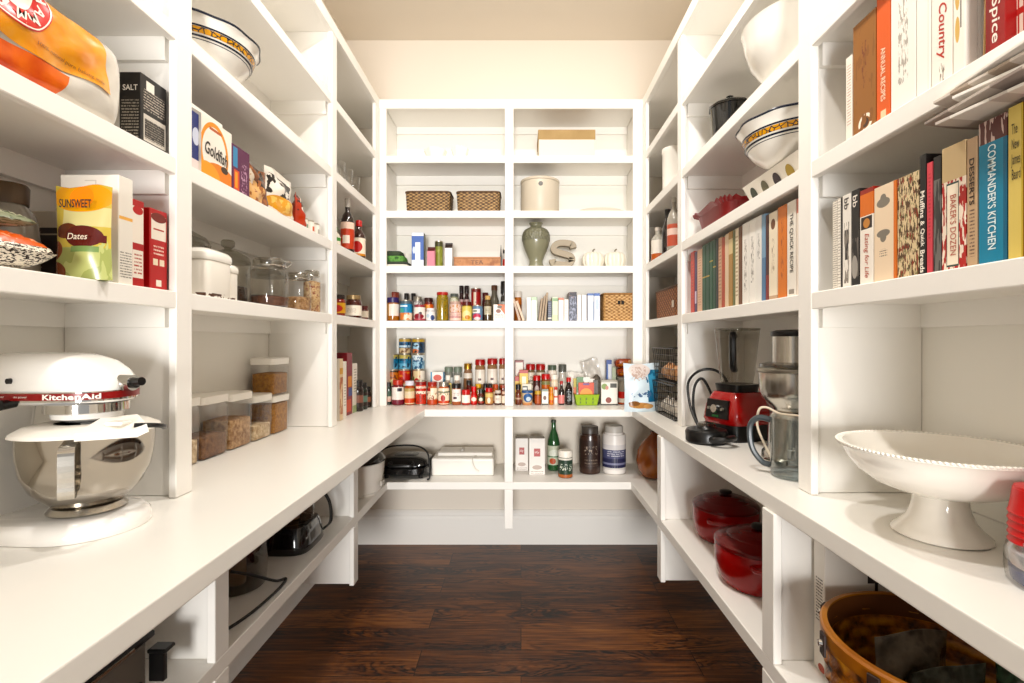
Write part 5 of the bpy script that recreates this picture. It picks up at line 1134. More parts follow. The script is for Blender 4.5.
t = thing('kitchen_appliance', 'flat white appliance with a folded cord on the low back shelf', 'appliance', (xw(464, 3.05), 3.08, Z)); w = 62*3.0/F
WA = mat('white appliance plastic', '#ebe7df', .35)
MB().box(-w/2, w/2, -.11, .12, .0, .105).build('body', WA, t, bevel=.014, seg=3)
MB().box(-w/2+.03, w/2-.01, -.06, .115, .106, .128).build('top_cover', WA, t, bevel=.008, seg=2)
MB().box(-.02, -.004, -.02, .05, .128, .14).build('latch', flat('#cfcac2'), t, bevel=.003)
MB().tube(fine([(.08,-.05,.112),(.06,-.112,.1),(.075,-.116,.05),(.1,-.116,.03)], 6), .003).build('cord', flat('#d9d4ca'), t)
for x0, x1, yt, yb, Y, lab in ((515.4, 528.2, 434, 469.5, 3.09, 'white coffee carton with a red square, left and further back'), (529.2, 545, 434, 473.4, 3.0, 'white coffee carton with a red square, right and in front')):
    t = BB('coffee_carton', lab, 'carton', 'white coffee cartons', x0, x1, yt+4, Y, Z, .075, art('#e8e3dd', ('rect', .3, .7, .5, .72, '#c2615f'), ('ell', .5, .2, .3, .06, '#c4b2a8'), ('lines', 20, .1, .9, .03, .12, '#b9aaa2')), flat('#cfc7bd'), flat('#a39a8f'))
    MB().text('illy', 0, (zw(yt+4, Y)-Z)*.61, (x1-x0)*Y/F*.3, .016).build('lettering', flat('#f0e6e0'), t)
GREEN = glass('green glass', '#4f8a55', .9, .03, .12)
t = thing('water_bottle', 'green glass bottle with a pale label on the low back shelf', 'bottle', (xw(553.6, 3.12), 3.12, Z)); h = zw(419.5, 3.12)-Z
make_bottle(t, .078, h, gl('#2a5a32', .08), flat('#3c4a3a', .4), art('#c9d0b8', ('ell', .5, .6, .4, .2, '#e0e3d4'), ('ell', .4, .2, .25, .16, '#c25a3a'), ('band', .4, .46, '#4a7a50')), (.12, .5), .58, .82, .36, .05)
t = thing('vitamin_jar', 'small dark green jar with a ribbed white lid', 'jar', (xw(565.4, 2.96), 2.96, Z)); make_shaker(t, .087, zw(449.6, 2.96)-Z, flat('#26382c', .35), WH, art('#27402f', ('noise', 12, .54, .1, .9, .35, .7, '#c9d0c0'), ('band', 0, .16, '#b5683a'), ('band', .9, 1, '#e0dcd0')), (.02, .74), .24)
t = thing('protein_jar', 'big dark brown jar with a dark lid on the low back shelf', 'jar', (xw(589.8, 3.06), 3.06, Z)); make_jar(t, .128, zw(425.6, 3.06)-Z, mat('brown plastic', '#3c241a', .3, coat=.3), flat('#4a423c', .4), art('#2e1a13', ('noise', 13, .56, .2, .8, .5, .8, '#a8988a'), ('lines', 9, .2, .8, .1, .4, '#7a6a5e')), (.12, .72), .14, .82, .8, .8)
t = thing('protein_jar', 'big white jar with a navy label on the low back shelf', 'jar', (xw(614, 3.06), 3.06, Z)); make_jar(t, .142, zw(424.8, 3.06)-Z, flat('#ece7e2', .35), flat('#c9c4bc', .4), art('#2b2d52', ('band', .45, .8, '#55587c'), ('band', .8, 1, '#d9d6d6'), ('lines', 12, .15, .85, .5, .78, '#c9cad6'), ('band', .2, .28, '#8a8cab'), ('band', 0, .08, '#d9d4d0')), (.1, .62), .14, .82, .8, .76)
t = thing('amber_gourd', 'glossy amber brown gourd shaped vase in the low right corner', 'vase', (.79, 2.95, Z)); MB().lathe([(.05,0),(.075,.01),(.1,.05),(.11,.1),(.1,.16),(.07,.21),(.04,.24),(.025,.255),(.028,.268),(.018,.268),(.02,.25)], 40).build('gourd_body', mat('amber glaze', '#9a4f1d', .25, coat=.5, vary=(6, '#74350f', '#b56a2a')), t)
# ================================================================ RIGHT SIDE
def rbook(p0, p1, label, h, cov, group, X=.75, d=.17, Z=None, cat='cookbook', **k):
    cy, w = aisle('R', p0, p1, X)
    return book('cookbook', label, (X, cy, Z), -90, w-.0015, d, h, cov, group, cat=cat, **k)
# ---- near right, upper row
G = 'cookbooks on the upper near right shelf'; Z = ZS[1]
rbook(845.7, 852.3, 'thin white book at the left end of the top right row', .20, art('#ebe4d8', ('lines', 30, .2, .8, .2, .9, '#c9a89a')), G, Z=Z)
rbook(852.8, 876, 'thick tan brown book with a white oval at the foot of the spine', .256, art('#9c6630', ('ring', .55, .1, .3, .075, .45, '#efe4d2'), ('ell', .55, .1, .15, .04, '#3a2417'), ('noise', 4, .6, 0, 1, 0, 1, '#8d5826'), ('noise', 15, .54, .4, .6, .4, .8, '#7a3a16')), G, Z=Z)
rbook(876.4, 890.4, 'bright orange book lettered with annual recipes', .276, art('#e5681c', ('rect', .3, .7, .03, .1, '#f0c9a3')), G, Z=Z, title='ANNUAL RECIPES', tcol='#f5dcc0', th=.34, tw=.4, tz=.37)
rbook(890.8, 916, 'thick white book with grey vertical title', .28, art('#eee9e0', ('noise', 16, .53, .3, .7, .2, .85, '#b5aea4')), G, Z=Z)
rbook(916.4, 931, 'plain white book without a visible title', .282, art('#efebe3', ('rect', .8, .84, 0, 1, '#d9d2c6')), G, Z=Z)
rbook(931.4, 952.6, 'white book with a red script title', .28, art('#efe8dd', ('noise', 15, .54, .35, .65, .04, .16, '#9a8f84')), G, Z=Z, title='Country', tcol='#c43a26', th=.5, tw=.36, tz=.36)
rbook(953, 965.4, 'white book with a gold ornament right of the red script title', .28, art('#ece7dc', ('ell', .35, .3, .2, .08, '#d9b26a'), ('ell', .35, .5, .2, .08, '#d9b26a'), ('rect', .6, .7, .3, .9, '#4a443c')), G, Z=Z)
cy, w = aisle('R', 966.4, 984, .76); t = thing('vanilla_jar', 'corked glass jar of vanilla pods between the cookbooks', 'jar', (.775, .8265, Z)); t.scale = (.52, .52, 1)
MB().lathe([(.026,0),(.03,.004),(.031,.15),(.026,.18),(.018,.2),(.018,.215)], 30).build('jar_wall', CLEAR, t)
MB().lathe([(.017,.2),(.0185,.232)], 20).build('cork', mat('cork', '#b08d5c', .8), t)
for k in range(6):
    a = k*1.05; MB().tube([(.014*math.cos(a),.014*math.sin(a),.006),(.012*math.cos(a+.8),.012*math.sin(a+.8),.09),(.014*math.cos(a+1.4),.014*math.sin(a+1.4),.16)], .0032, 6).build('vanilla_pod', flat('#6a4526' if k % 2 else '#c9a26a', .5), t)
rbook(985, 1005.6, 'dark red book with Spice in white letters', .268, art('#9d1a1c', ('rect', .05, .25, 0, 1, '#84120f')), G, Z=Z, title='Spice', tcol='#f0e2d6', th=.55, tw=.27, tz=.215)
cy, w = aisle('R', 1012, 1040, .765); t = thing('checked_packet', 'red and white checked packet at the right end of the top row', 'packet', (.768, cy, Z), -90); make_box(t, w, .26, .06, art('#e3d3c4', ('vlines', 5, .7, 0, 1, 0, .5, '#c23a36'), ('band', .2, .24, '#c23a36'), ('band', .38, .42, '#c23a36'), ('ell', .3, .75, .25, .14, '#c9948a'), ('noise', 4, .55, 0, 1, .5, 1, '#8a9a6a')), flat('#d9c4b6'))

# ---- near right, second row
G = 'cookbooks on the lower near right shelf'; Z = ZS[0]
rbook(832.4, 837, 'worn white magazine at the left end of the second row', .212, art('#e4ddd0', ('lines', 40, 0, 1, 0, 1, '#a39a8e')), G, Z=Z)
rbook(837.2, 842, 'striped white magazine, second from the left end', .214, art('#e9e3d8', ('rect', .75, 1, 0, 1, '#2a2522'), ('lines', 30, .1, .7, 0, 1, '#b8aea2')), G, Z=Z)
rbook(842.4, 851, 'white magazine with a black photograph on the spine', .215, art('#e6e0d6', ('rect', .3, .7, .3, .62, '#2c2826'), ('noise', 5, .52, .2, .8, .05, .7, '#8d857c')), G, Z=Z, title='bb', tcol='#1d1a18', th=.55, tw=.12, tz=.9)
rbook(851.3, 859.4, 'black magazine with pale letters at the top', .217, art('#1a1513', ('noise', 4, .5, .1, .9, .1, .5, '#6d665f'), ('ell', .4, .2, .4, .12, '#a9a39b')), G, Z=Z, title='bb', tcol='#e6ddd2', th=.6, tw=.12, tz=.88)
rbook(859.8, 873.4, 'orange and white paperback titled Eating for Life', .208, art('#ece4d8', ('band', .72, 1, '#e07a2a'), ('rect', .08, .92, .58, .71, '#2a1712'), ('ell', .5, .64, .25, .05, '#c98a4a'), ('band', .95, 1, '#9a2a1c')), G, Z=Z, title='Eating for Life', tcol='#c44a26', th=.42, tw=.46, tz=.3)
rbook(874, 896.6, 'cream book with two dark flower ornaments', .2, art('#e6cfb2', ('rect', .88, 1, 0, 1, '#dd7a3c'), ('ell', .42, .82, .3, .05, '#8a8276'), ('ell', .42, .86, .14, .05, '#8a8276'), ('ell', .42, .5, .3, .04, '#8a8276'), ('ell', .42, .46, .14, .05, '#8a8276'), ('lines', 40, .25, .6, .26, .34, '#9a8c7c')), G, Z=Z)
rbook(897.2, 919, 'book with a dense floral pattern in brown and cream', .2, art('#d9c49c', ('noise', 12, .52, 0, 1, 0, 1, '#5c4028'), ('noise', 9, .6, 0, 1, 0, 1, '#8d2f1d'), ('noise', 14, .6, 0, 1, 0, 1, '#6a6a3c')), G, Z=Z)
t = rbook(919.4, 926.2, 'black book titled Muffins and Quick Breads', .225, art('#16120f'), G, Z=Z)
mb = MB().text('Muffins', 0, .132, .05, .0105, -.0008, 90).text('&', 0, .097, .009, .0095, -.0008, 90).text('Quick', 0, .07, .034, .0105, -.0008, 90).text('Breads', 0, .026, .042, .0105, -.0008, 90)
mb.build('lettering', flat('#f3ebdd'), t)
rbook(926.5, 932.6, 'thin coral pink book next to the black one', .205, art('#d9525c', ('lines', 30, .3, .7, .3, .9, '#b33a44')), G, Z=Z)
rbook(933, 941, 'grey and black photograph covered book', .21, art('#3a3836', ('noise', 3, .5, 0, 1, 0, 1, '#77736e'), ('band', .8, 1, '#26221f')), G, Z=Z)
rbook(941.5, 966.2, 'thick tan book with a red patterned border and white title panel', .218, art('#d3b98e', ('band', 0, .72, '#b5302c'), ('noise', 8, .5, 0, 1, 0, .72, '#ead9c6'), ('rect', .2, .72, .03, .7, '#2f4a44'), ('rect', .23, .69, .045, .685, '#ecdfc9')), G, Z=Z, title='BAKER\'S DOZEN', tcol='#c0604c', th=.26, tw=.48, tz=.36)
rbook(966.6, 977.6, 'tan book titled Desserts', .215, art('#c6a888', ('lines', 36, .25, .75, .08, .45, '#6a5040')), G, Z=Z, title='DESSERTS', tcol='#3d2c20', th=.5, tw=.36, tz=.66)
rbook(978.2, 1007.2, 'thick turquoise blue book with white vertical title', .232, art('#1487a8', ('band', .84, 1, '#5c2e2a'), ('noise', 5, .5, 0, 1, .84, 1, '#cfb9ae'), ('rect', .88, 1, 0, .84, '#0d6583')), G, Z=Z, title='COMMANDER\'S KITCHEN', tcol='#dff0f2', th=.3, tw=.72, tz=.46)
cy, w = aisle('R', 1007.8, 1023, .75); t = book('cookbook', 'yellow book with stacked black title words', (.75, cy, Z), -90, w-.001, .17, .235, art('#d9c26e', ('rect', .9, 1, 0, 1, '#c4a94c')), G)
MB().text('The\nNew\nJames\nBeard', .0015, .165, w*.6, .085).build('lettering', flat('#2a2418'), t)
rbook(1023.6, 1040, 'pink and red book at the right edge of the second row', .24, art('#d4385a', ('vlines', 4, .5, 0, .5, 0, 1, '#e08a9a')), G, Z=Z)
# loose magazines lying across the book tops
MAGZ = Z+.2415
for i, (dx, dy, ang, lift, curl, m, lab) in enumerate((
   (0, .0, 7, 0, .0, art('#ddd6cc', ('vlines', 3, .7, 0, 1, 0, 1, '#c4bab0'), u='y', v='x'), 'bottom magazine lying across the turquoise book'),
   (-.012, .012, -3, .0055, .010, art('#c9beb4', ('vlines', 2, .6, 0, 1, 0, 1, '#a3968e'), u='y', v='x'), 'second magazine of the loose pile on the cookbooks'),
   (.01, -.02, 12, .0165, .012, art('#e9e4db', u='x', v='y'), 'white leaflet in the middle of the loose pile'),
   (-.004, .0, 2, .0295, .012, art('#b9a898', ('vlines', 4, .5, 0, 1, 0, 1, '#d9cfc4'), u='y', v='x'), 'brownish magazine near the top of the loose pile'),
   (-.012, -.01, -6, .0425, .008, art('#efebe3', u='x', v='y'), 'white magazine on top of the loose pile on the cookbooks'))):
    t = thing('magazine', lab, 'magazine', (.84+dx, .732+dy, MAGZ+lift), ang, 'loose magazines on the cookbooks')
    rings = []
    for k in range(13):
        x = -.125+.25*k/12; z = curl*(1-min(1, (x+.125)/.1))**2 if k < 6 else 0
        rings.append([(x, -.13, z), (x, .13, z), (x, .13, z+.005), (x, -.13, z+.005)])
    MB().rings(rings, smooth=False).build('magazine', m, t, bevel=.0006)
tag(MB().tube(fine([(.93,1.02,Z+.006),(.93,1.0,Z+.12),(.925,.965,Z+.2),(.92,.90,Z+.245),(.925,.83,Z+.252),(.93,.79,Z+.2),(.93,.78,Z+.006)], 8), .004).build('wire_arch', CORD), 'thin black wire arching behind the cookbooks', 'wire')

# ---- near right counter: pedestal bowl
t = thing('cake_stand', 'big white pedestal bowl with a beaded rim on the right counter', 'cake stand', (.834, .995, CT))
PC = mat('glazed cream china', '#f0ebe1', .12, coat=.5)
MB().lathe([(.0,.006),(.06,.004),(.077,0),(.081,.003),(.08,.007),(.068,.017),(.056,.032),(.048,.052),(.045,.07),(.046,.084)], 56).build('pedestal', PC, t)
bo = MB().lathe([(.046,.083),(.08,.088),(.115,.102),(.142,.124),(.16,.15),(.168,.166),(.1745,.171),(.1745,.176),(.164,.176),(.152,.158),(.135,.142),(.10,.13),(.001,.126)], 72).build('bowl', PC, t)
mb = MB()
for k in range(130):
    a = 2*PI*k/130; mb.lathe([(.0002,-.003),(.003,-.0015),(.0036,0),(.003,.0018),(.0002,.0032)], 8, at=(.1745*math.cos(a), .1745*math.sin(a), .1752), cap=False)
mb.build('beaded_rim', PC, bo)
# plates in plastic and the red cups
t = thing('plate_pack', 'plastic wrapped pack of blue paper plates at the right edge of the counter', 'plates', (.862, .765, CT))
MB().lathe([(.072,0),(.082,.004),(.084,.022),(.078,.024)], 40).build('plates', mat('blue paper plates', '#2b3f86', .5), t)
MB().lathe([(.074,.025),(.083,.028),(.085,.05),(.07,.06),(.001,.06)], 40).build('upper_plates', mat('pale plates', '#c9ccd2', .5, vary=(14, '#8fa3b0', '#d9b9b0')), t)
MB().lathe([(.086,.0005),(.089,.02),(.089,.05),(.08,.07),(.055,.074),(.05,.08)], 48, cap=False, fn=lambda a, r, z: 1+.02*math.sin(a*11+z*90)).build('wrapping', glass('crinkled film', '#f2f2f2', 1, .12, .16), t)
for k in range(5):
    z0 = CT+.0635+k*.0115
    c_ = thing('red_cup', ('bottom', 'second', 'middle', 'fourth', 'top')[k]+' red plastic cup of the upturned stack on the plates', 'cup', (.825, .785, z0), 0, 'stack of red plastic cups')
    MB().lathe([(.044,0),(.0455,.002),(.044,.005),(.0415,.02),(.039,.04),(.038,.0405),(.0375,.044),(.001,.045),(.001,.041),(.0365,.04),(.0435,.001)] if k == 4 else [(.044,0),(.0455,.002),(.044,.005),(.0425,.0108),(.041,.0108),(.0425,.001)], 36).build('cup', flat('#c8201c', .3), c_)

# ---- near right, under the counter
t = thing('picnic_basket', 'large round honey coloured split wood basket under the right counter', 'basket', (.812, .96, LS))
BO = .2
HON = wicker('honey splint', '#2d1505', '#a8641f', '#d2933f', 150, 60, .4, .006); HD = mat('dark splint inside', '#6a3a14', .6)
def oval(kx, ky, z, e=0, n=96): return [((.2*kx+e)*math.cos(2*PI*i/n), (BO*ky+e)*math.sin(2*PI*i/n), z) for i in range(n)]
rg = []
for j in range(25):
    v = j/24; k = .92+.06*v; row = j//2; ring = []
    for i in range(96):
        a = 2*PI*i/96; s_ = 1 if ((i//4)+row) % 2 == 0 else -1
        e = .006*s_*(1 if j % 2 else .1)*(1 if i % 4 in (1, 2) else .5)
        ring.append(((.2*k+e)*math.cos(a), (BO*k+e)*math.sin(a), .193*v))
    rg.append(ring)
MB().rings(rg+[oval(.95,.96,.183), oval(.82,.83,.008)]).build('basket_wall', HON, t, sharp=80)
MB().rings([oval(.985,.985,.19,.006), oval(.99,.99,.194,.006), oval(1,1,.216,.005), oval(.99,.99,.22,.003), oval(.955,.965,.22), oval(.95,.96,.182), oval(.95,.96,.179)], cap=False).build('rim_band', mat('honey rim', '#b87832', .4, vary=(10, '#9a5c20')), t)
MB().rings([oval(.948,.958,.217), oval(.94,.95,.16), oval(.84,.85,.02), oval(.82,.83,.0095), oval(.01,.01,.0092)], cap=False).build('lining', HD, t)
for ang in (130, 167, 203, 240):
    a = math.radians(ang); x, y = .206*math.cos(a), (BO+.006)*math.sin(a)
    nrm = Vector((math.cos(a)/.2, math.sin(a)/BO, 0)).normalized()
    M = Matrix.Translation((x, y, .192)) @ Matrix.Rotation(math.atan2(nrm.y, nrm.x), 4, 'Z')
    cl = MB().box(.0005, .006, -.011, .011, -.024, .02, 0, M).build('clasp', mat('dark leather', '#2a1710', .5), t, bevel=.001)
    MB().lathe([(.0004,.006),(.007,.006),(.006,.012),(.001,.013)], 14, M=M @ Matrix.Rotation(PI/2, 4, 'Y')).build('clasp_stud', CHROME, cl)
bagm = mat('clear wrapped contents', '#6d6154', .25, coat=.3, vary=(18, '#453c33', '#8f8272'))
for i, (x, y, rz, w, h, m, lab) in enumerate(((.80, 1.025, 8, .17, .19, bagm, 'clear plastic bag of brownish snacks in the round basket'), (.79, .922, 10, .165, .185, mat('green wrapped contents', '#4f544a', .25, coat=.3, vary=(20, '#363a32', '#7b8076')), 'grey green plastic bag nearer the camera in the round basket'), (.915, .905, 95, .11, .17, mat('dark wrap', '#2d2a26', .2, coat=.5, vary=(22, '#14120f', '#5a7a5f')), 'dark green cellophane bundle at the back of the round basket'))):
    t2 = thing('wrapped_bag', lab, 'bag', (x, y, LS+.014), rz, 'bags lying in the round basket')
    pouch(w, h, .075, 16, 16, wr=.006, seed=31+i).build('bag', m, t2)
    t2.rotation_euler[0] = math.radians(0)
t = thing('flat_white_box', 'flat white carton printed with a fork behind the round basket', 'box', (.865, 1.193, LS))
make_box(t, .28, .34, .045, art('#d9d2c8'), art('#e6e0d6', ('lines', 44, .2, .8, .35, .66, '#4a443e'), ('ell', .3, .03, .3, .03, '#b5472c'), u='y'), flat('#d9d2c8'))
mb = MB()
for k in range(4): mb.box(-.038+k*.012, -.034+k*.012, -.0009, -.0003, .235, .27)
mb.box(-.038, .002, -.0009, -.0003, .222, .236).box(-.021, -.014, -.0009, -.0003, .12, .222).box(.04, .07, -.0009, -.0003, .2, .3)
mb.build('fork_print', flat('#2f2a27'), t)

# ---- mid right, low shelf: two red casseroles
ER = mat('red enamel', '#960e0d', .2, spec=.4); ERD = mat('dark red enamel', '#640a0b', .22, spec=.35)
def casserole(lab, loc, r, h, rz=0, sx_=1.0):
    t = thing('casserole_pot', lab, 'pot', loc, rz, 'red enamel casserole pots')
    MB().lathe([(r*.78,0),(r*.84,.004),(r*.95,h*.25),(r,h*.6),(r,h*.95),(r*.985,h),(r*.96,h),(r*.95,h*.6),(r*.8,.012),(.001,.01)], 56, sx=sx_).build('pot_body', ER, t)
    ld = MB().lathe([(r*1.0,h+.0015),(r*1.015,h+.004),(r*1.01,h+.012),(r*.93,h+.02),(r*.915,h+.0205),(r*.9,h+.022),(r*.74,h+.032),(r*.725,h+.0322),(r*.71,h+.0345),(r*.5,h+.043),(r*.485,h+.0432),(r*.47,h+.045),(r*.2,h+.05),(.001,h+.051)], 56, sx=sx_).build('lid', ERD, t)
    MB().lathe([(.012,h+.05),(.012,h+.054),(.024,h+.057),(.025,h+.064),(.02,h+.068),(.001,h+.069)], 24).build('lid_knob', BLACK, ld)
    for s in (-1, 1):
        MB().tube(fine([(s*r*.97*sx_,-.045,h*.8),(s*(r*sx_+.028),-.035,h*.82),(s*(r*sx_+.034),0,h*.83),(s*(r*sx_+.028),.035,h*.82),(s*r*.97*sx_,.045,h*.8)], 5), .008).build('handle', ER, t)
casserole('red enamel casserole pot further back on the low right shelf', (.835, 2.04, LS), .128, .125, 60)
casserole('red enamel casserole pot in front on the low right shelf', (.79, 1.66, LS), .138, .125, 75)

# ---- mid right counter: blender, lid, juicer, jug
t = thing('blender', 'red blender with a clear jug and black handle on the right counter', 'blender', (.868, 2.01, CT), -68)
BR = mat('blender red', '#b0161a', .18, coat=.5)
MB().rings([sq(.1,.105,0,.4), sq(.1,.105,.012,.4), sq(.094,.1,.06,.4)]).build('foot_base', BLACK, t)
MB().rings([sq(.095,.1,.061,.4), sq(.1,.105,.075,.4), sq(.092,.097,.13,.4), sq(.075,.08,.175,.45), sq(.07,.075,.185,.5)]).build('motor_housing', BR, t)
pn = MB().rings([[(-.06,-.108,.083),(.06,-.108,.083),(.055,-.1,.155),(-.055,-.1,.155)], [(-.06,-.102,.083),(.06,-.102,.083),(.055,-.09,.155),(-.055,-.09,.155)]], smooth=False).build('control_panel', BLACK, t)
MB().cyl((.0,-.1045,.12),(0,-.122,.122),.018,.016,20).build('dial', CHROME, pn)
MB().cyl((-.035,-.106,.12),(-.035,-.116,.121),.006,.006,10).cyl((.035,-.106,.12),(.035,-.116,.121),.006,.006,10).build('switch', SIL, pn)
MB().box(-.02,.012,-.1095,-.1075,.088,.096).build('green_light', flat('#3f8a4a'), pn)
MB().rings([sq(.065,.068,.186,.6), sq(.07,.072,.215,.6)]).build('jug_collar', BLACK, t)
JG = glass('blender jug', '#dcdad4', .9, .05, .1)
MB().rings([sq(.05,.052,.2165,.6), sq(.056,.058,.26,.55), sq(.07,.072,.43,.5), sq(.073,.075,.437,.5)], cap=False).rings([[(p[0]*1.01,p[1]*1.01,z) for p in sq(.0705,.0725,z,.5)] for z in (.428,.437)], cap=False).build('jug', JG, t)
MB().tube(fine([(0,-.066,.405),(0,-.092,.412),(0,-.102,.39),(0,-.1,.32),(0,-.09,.285),(0,-.058,.275)], 6), .0135).build('handle', BLACK, t).rotation_euler[2] = math.radians(36)
t = thing('jug_cover', 'black blender lid lying on the counter in front of the red blender', 'blender lid', (.71, 1.915, CT))
MB().lathe([(.07,0),(.076,.006),(.078,.04),(.072,.05),(.04,.054),(.036,.06),(.034,.062),(.001,.063)], 40).build('lid', BLACK, t)
MB().lathe([(.034,.063),(.03,.074),(.012,.076)], 30).build('cap', SMOKE, t)
MB().tube(fine([(.05,-.05,.022),(.07,-.085,.03),(.03,-.115,.03),(-.01,-.095,.024),(.0,-.06,.022)], 6), .011).build('grip', BLACK, t)
tag(MB().tube(fine([(.735,2.065,CT+.03),(.73,2.15,CT+.1),(.735,2.2,CT+.2),(.77,2.16,CT+.258),(.83,2.14,CT+.262),(.87,2.12,CT+.22),(.88,2.13,CT+.14),(.86,2.17,CT+.06),(.84,2.19,CT+.14),(.80,2.2,CT+.22),(.765,2.2,CT+.19),(.755,2.19,CT+.1),(.77,2.17,CT+.02),(.79,2.16,CT+.0075)], 8), .006).build('power_cord', CORD), 'thick black cord standing in a loop behind the black lid', 'cord')
t = thing('juicer', 'tall stainless steel juicer beside the shelf stile on the right counter', 'juicer', (.872, 1.60, CT))
MB().lathe([(.09,0),(.095,.006),(.092,.03),(.075,.05),(.072,.14),(.06,.16)], 48).build('motor_base', STEEL, t)
MB().lathe([(.055,.161),(.06,.175),(.09,.2),(.1,.225),(.102,.285)], 56).build('juice_bowl', STEEL, t)
MB().lathe([(.103,.286),(.106,.29),(.106,.298),(.1,.302)], 56).build('locking_ring', SIL, t)
MB().lathe([(.1,.303),(.098,.312),(.075,.318)], 48).build('cover', SMOKE, t)
MB().lathe([(.062,.318),(.062,.4)], 40).build('feed_chute', STEEL, t)
MB().lathe([(.064,.401),(.066,.405),(.066,.415),(.05,.421),(.001,.423)], 40).build('pusher_cap', BLACK, t)
MB().box(-.062,-.05,-.1,-.08,.03,.055).build('name_plate', flat('#d9d4ca'), t)
MB().lathe([(.03,.0),(.034,.004),(.034,.02),(.02,.024)], 24, at=(-.085,-.055,0)).build('foot_plate', STEEL, t)
t = thing('glass_jug', 'clear measuring jug with a dark grey handle in front of the juicer', 'jug', (.782, 1.425, CT))
BJ = glass('blue grey jug', '#dfe5e6', .9, .04, .09)
MB().lathe([(.058,0),(.063,.004),(.064,.012),(.066,.16),(.068,.168)], 44, cap=False).lathe([(.0005,.003),(.06,.003),(.062,.012)], 44, cap=False).build('jug_wall', BJ, t)
MB().tube(fine([(-.05,.038,.155),(-.078,.06,.158),(-.095,.074,.13),(-.092,.07,.07),(-.07,.055,.03),(-.052,.04,.024)], 7), .0085).build('handle', mat('slate grey plastic', '#454c50', .35), t)
tag(MB().tube(fine([(.745,1.49,CT+.04),(.725,1.53,CT+.12),(.728,1.53,CT+.175),(.745,1.515,CT+.185),(.765,1.48,CT+.172),(.79,1.42,CT+.1735),(.82,1.37,CT+.1735)], 8), .0035).build('lid_strap', flat('#e3d3bd', .4)), 'cream plastic strap curling over the glass jug', 'strap')

# ---- mid right, book row
G = 'cookbooks on the middle right shelf'; Z = ZS[0]; X = .75
for p0, p1, h, m, lab, kw in (
  (690.6, 694.2, .268, art('#d2452a', ('lines', 20, .2, .8, .2, .8, '#b03018')), 'orange red book, first in the long middle row', {}),
  (694.4, 697, .262, art('#46265a', ('rect', .2, .8, .15, .35, '#d9cbe0')), 'thin purple book near the start of the middle row', {}),
  (697.2, 702, .262, art('#dcb597', ('lines', 24, .2, .8, .1, .9, '#c9967a')), 'flesh coloured book before the green set', {}),
  (702.2, 705.6, .272, art('#1f5238', ('band', .5, .52, '#b59a4a')), 'dark green book, first of the green set', {}),
  (705.8, 709.2, .272, art('#1c4a33', ('band', .5, .52, '#b59a4a')), 'dark green book, second of the green set', {}),
  (709.4, 712.6, .272, art('#1f5238', ('band', .7, .72, '#b59a4a')), 'dark green book, third of the green set', {}),
  (712.8, 715.6, .272, art('#1a4630', ('band', .6, .62, '#b59a4a')), 'dark green book, last of the green set', {}),
  (715.8, 718, .268, art('#1e211f'), 'thin black book right of the green set', {}),
  (718.3, 721.6, .268, art('#c9a184', ('lines', 20, .1, .9, .1, .9, '#a87e60')), 'thin pinkish tan book after the black one', {}),
  (721.8, 724.6, .262, art('#b5482a'), 'thin rust red book in the middle row', {}),
  (724.8, 728.4, .268, art('#dcc3a3'), 'cream tan book after the rust red one', {}),
  (728.6, 732.4, .27, art('#b58a4e', ('band', .7, .9, '#d9c090')), 'mustard brown book in the middle row', {}),
  (732.6, 735, .268, art('#6f7346'), 'thin olive green book in the middle row', {}),
  (735.2, 738.4, .27, art('#dfd0b4', ('lines', 20, .1, .9, .1, .9, '#b59a78')), 'cream book after the olive one', {}),
  (738.6, 741.8, .27, art('#6d4426'), 'dark brown book before the white group', {}),
  (742.2, 748.6, .272, art('#e6e2da', ('noise', 15, .53, .3, .7, .15, .8, '#98938b')), 'white book, first of the white group', {}),
  (749, 755.6, .272, art('#ebe7df', ('noise', 15, .52, .3, .7, .25, .8, '#96918a')), 'white book titled in grey, second of the white group', {}),
  (755.9, 761.4, .272, art('#e3e0da', ('noise', 15, .54, .3, .7, .5, .8, '#7d7a76')), 'white book, third of the white group', {}),
  (761.7, 765.4, .27, art('#5f86ab', ('band', .5, 1, '#86a8c4')), 'slim blue book right of the white group', {}),
  (765.7, 768.4, .262, art('#4a1a16', ('band', 0, .3, '#8a2a22')), 'slim dark red book after the blue one', {}),
  (768.8, 777.4, .262, art('#e9dcc4', ('ell', .5, .86, .26, .06, '#7a4a26'), ('band', .0, .05, '#c9a88a'), ('noise', 15, .55, .35, .65, .3, .7, '#b09a80')), 'cream book with a brown round mark near the top', {}),
  (777.8, 786.6, .266, art('#e2832a', ('noise', 14, .54, .35, .65, .2, .85, '#b9601c')), 'orange book next to the quick recipe book', {}),
  (787, 796, .266, art('#efe9de', ('rect', .2, .8, .03, .08, '#a39a8e')), 'white book titled The Quick Recipe', {'title': 'THE QUICK RECIPE', 'tcol': '#2f2b26', 'th': .45, 'tw': .62, 'tz': .56}),
  (796.4, 806, .264, art('#e6d9cc', ('band', .85, 1, '#d98a7a')), 'white and pink book half hidden by the stile', {})):
    rbook(p0, p1, lab, h, m, G, X=X, Z=Z, d=.18, **kw)

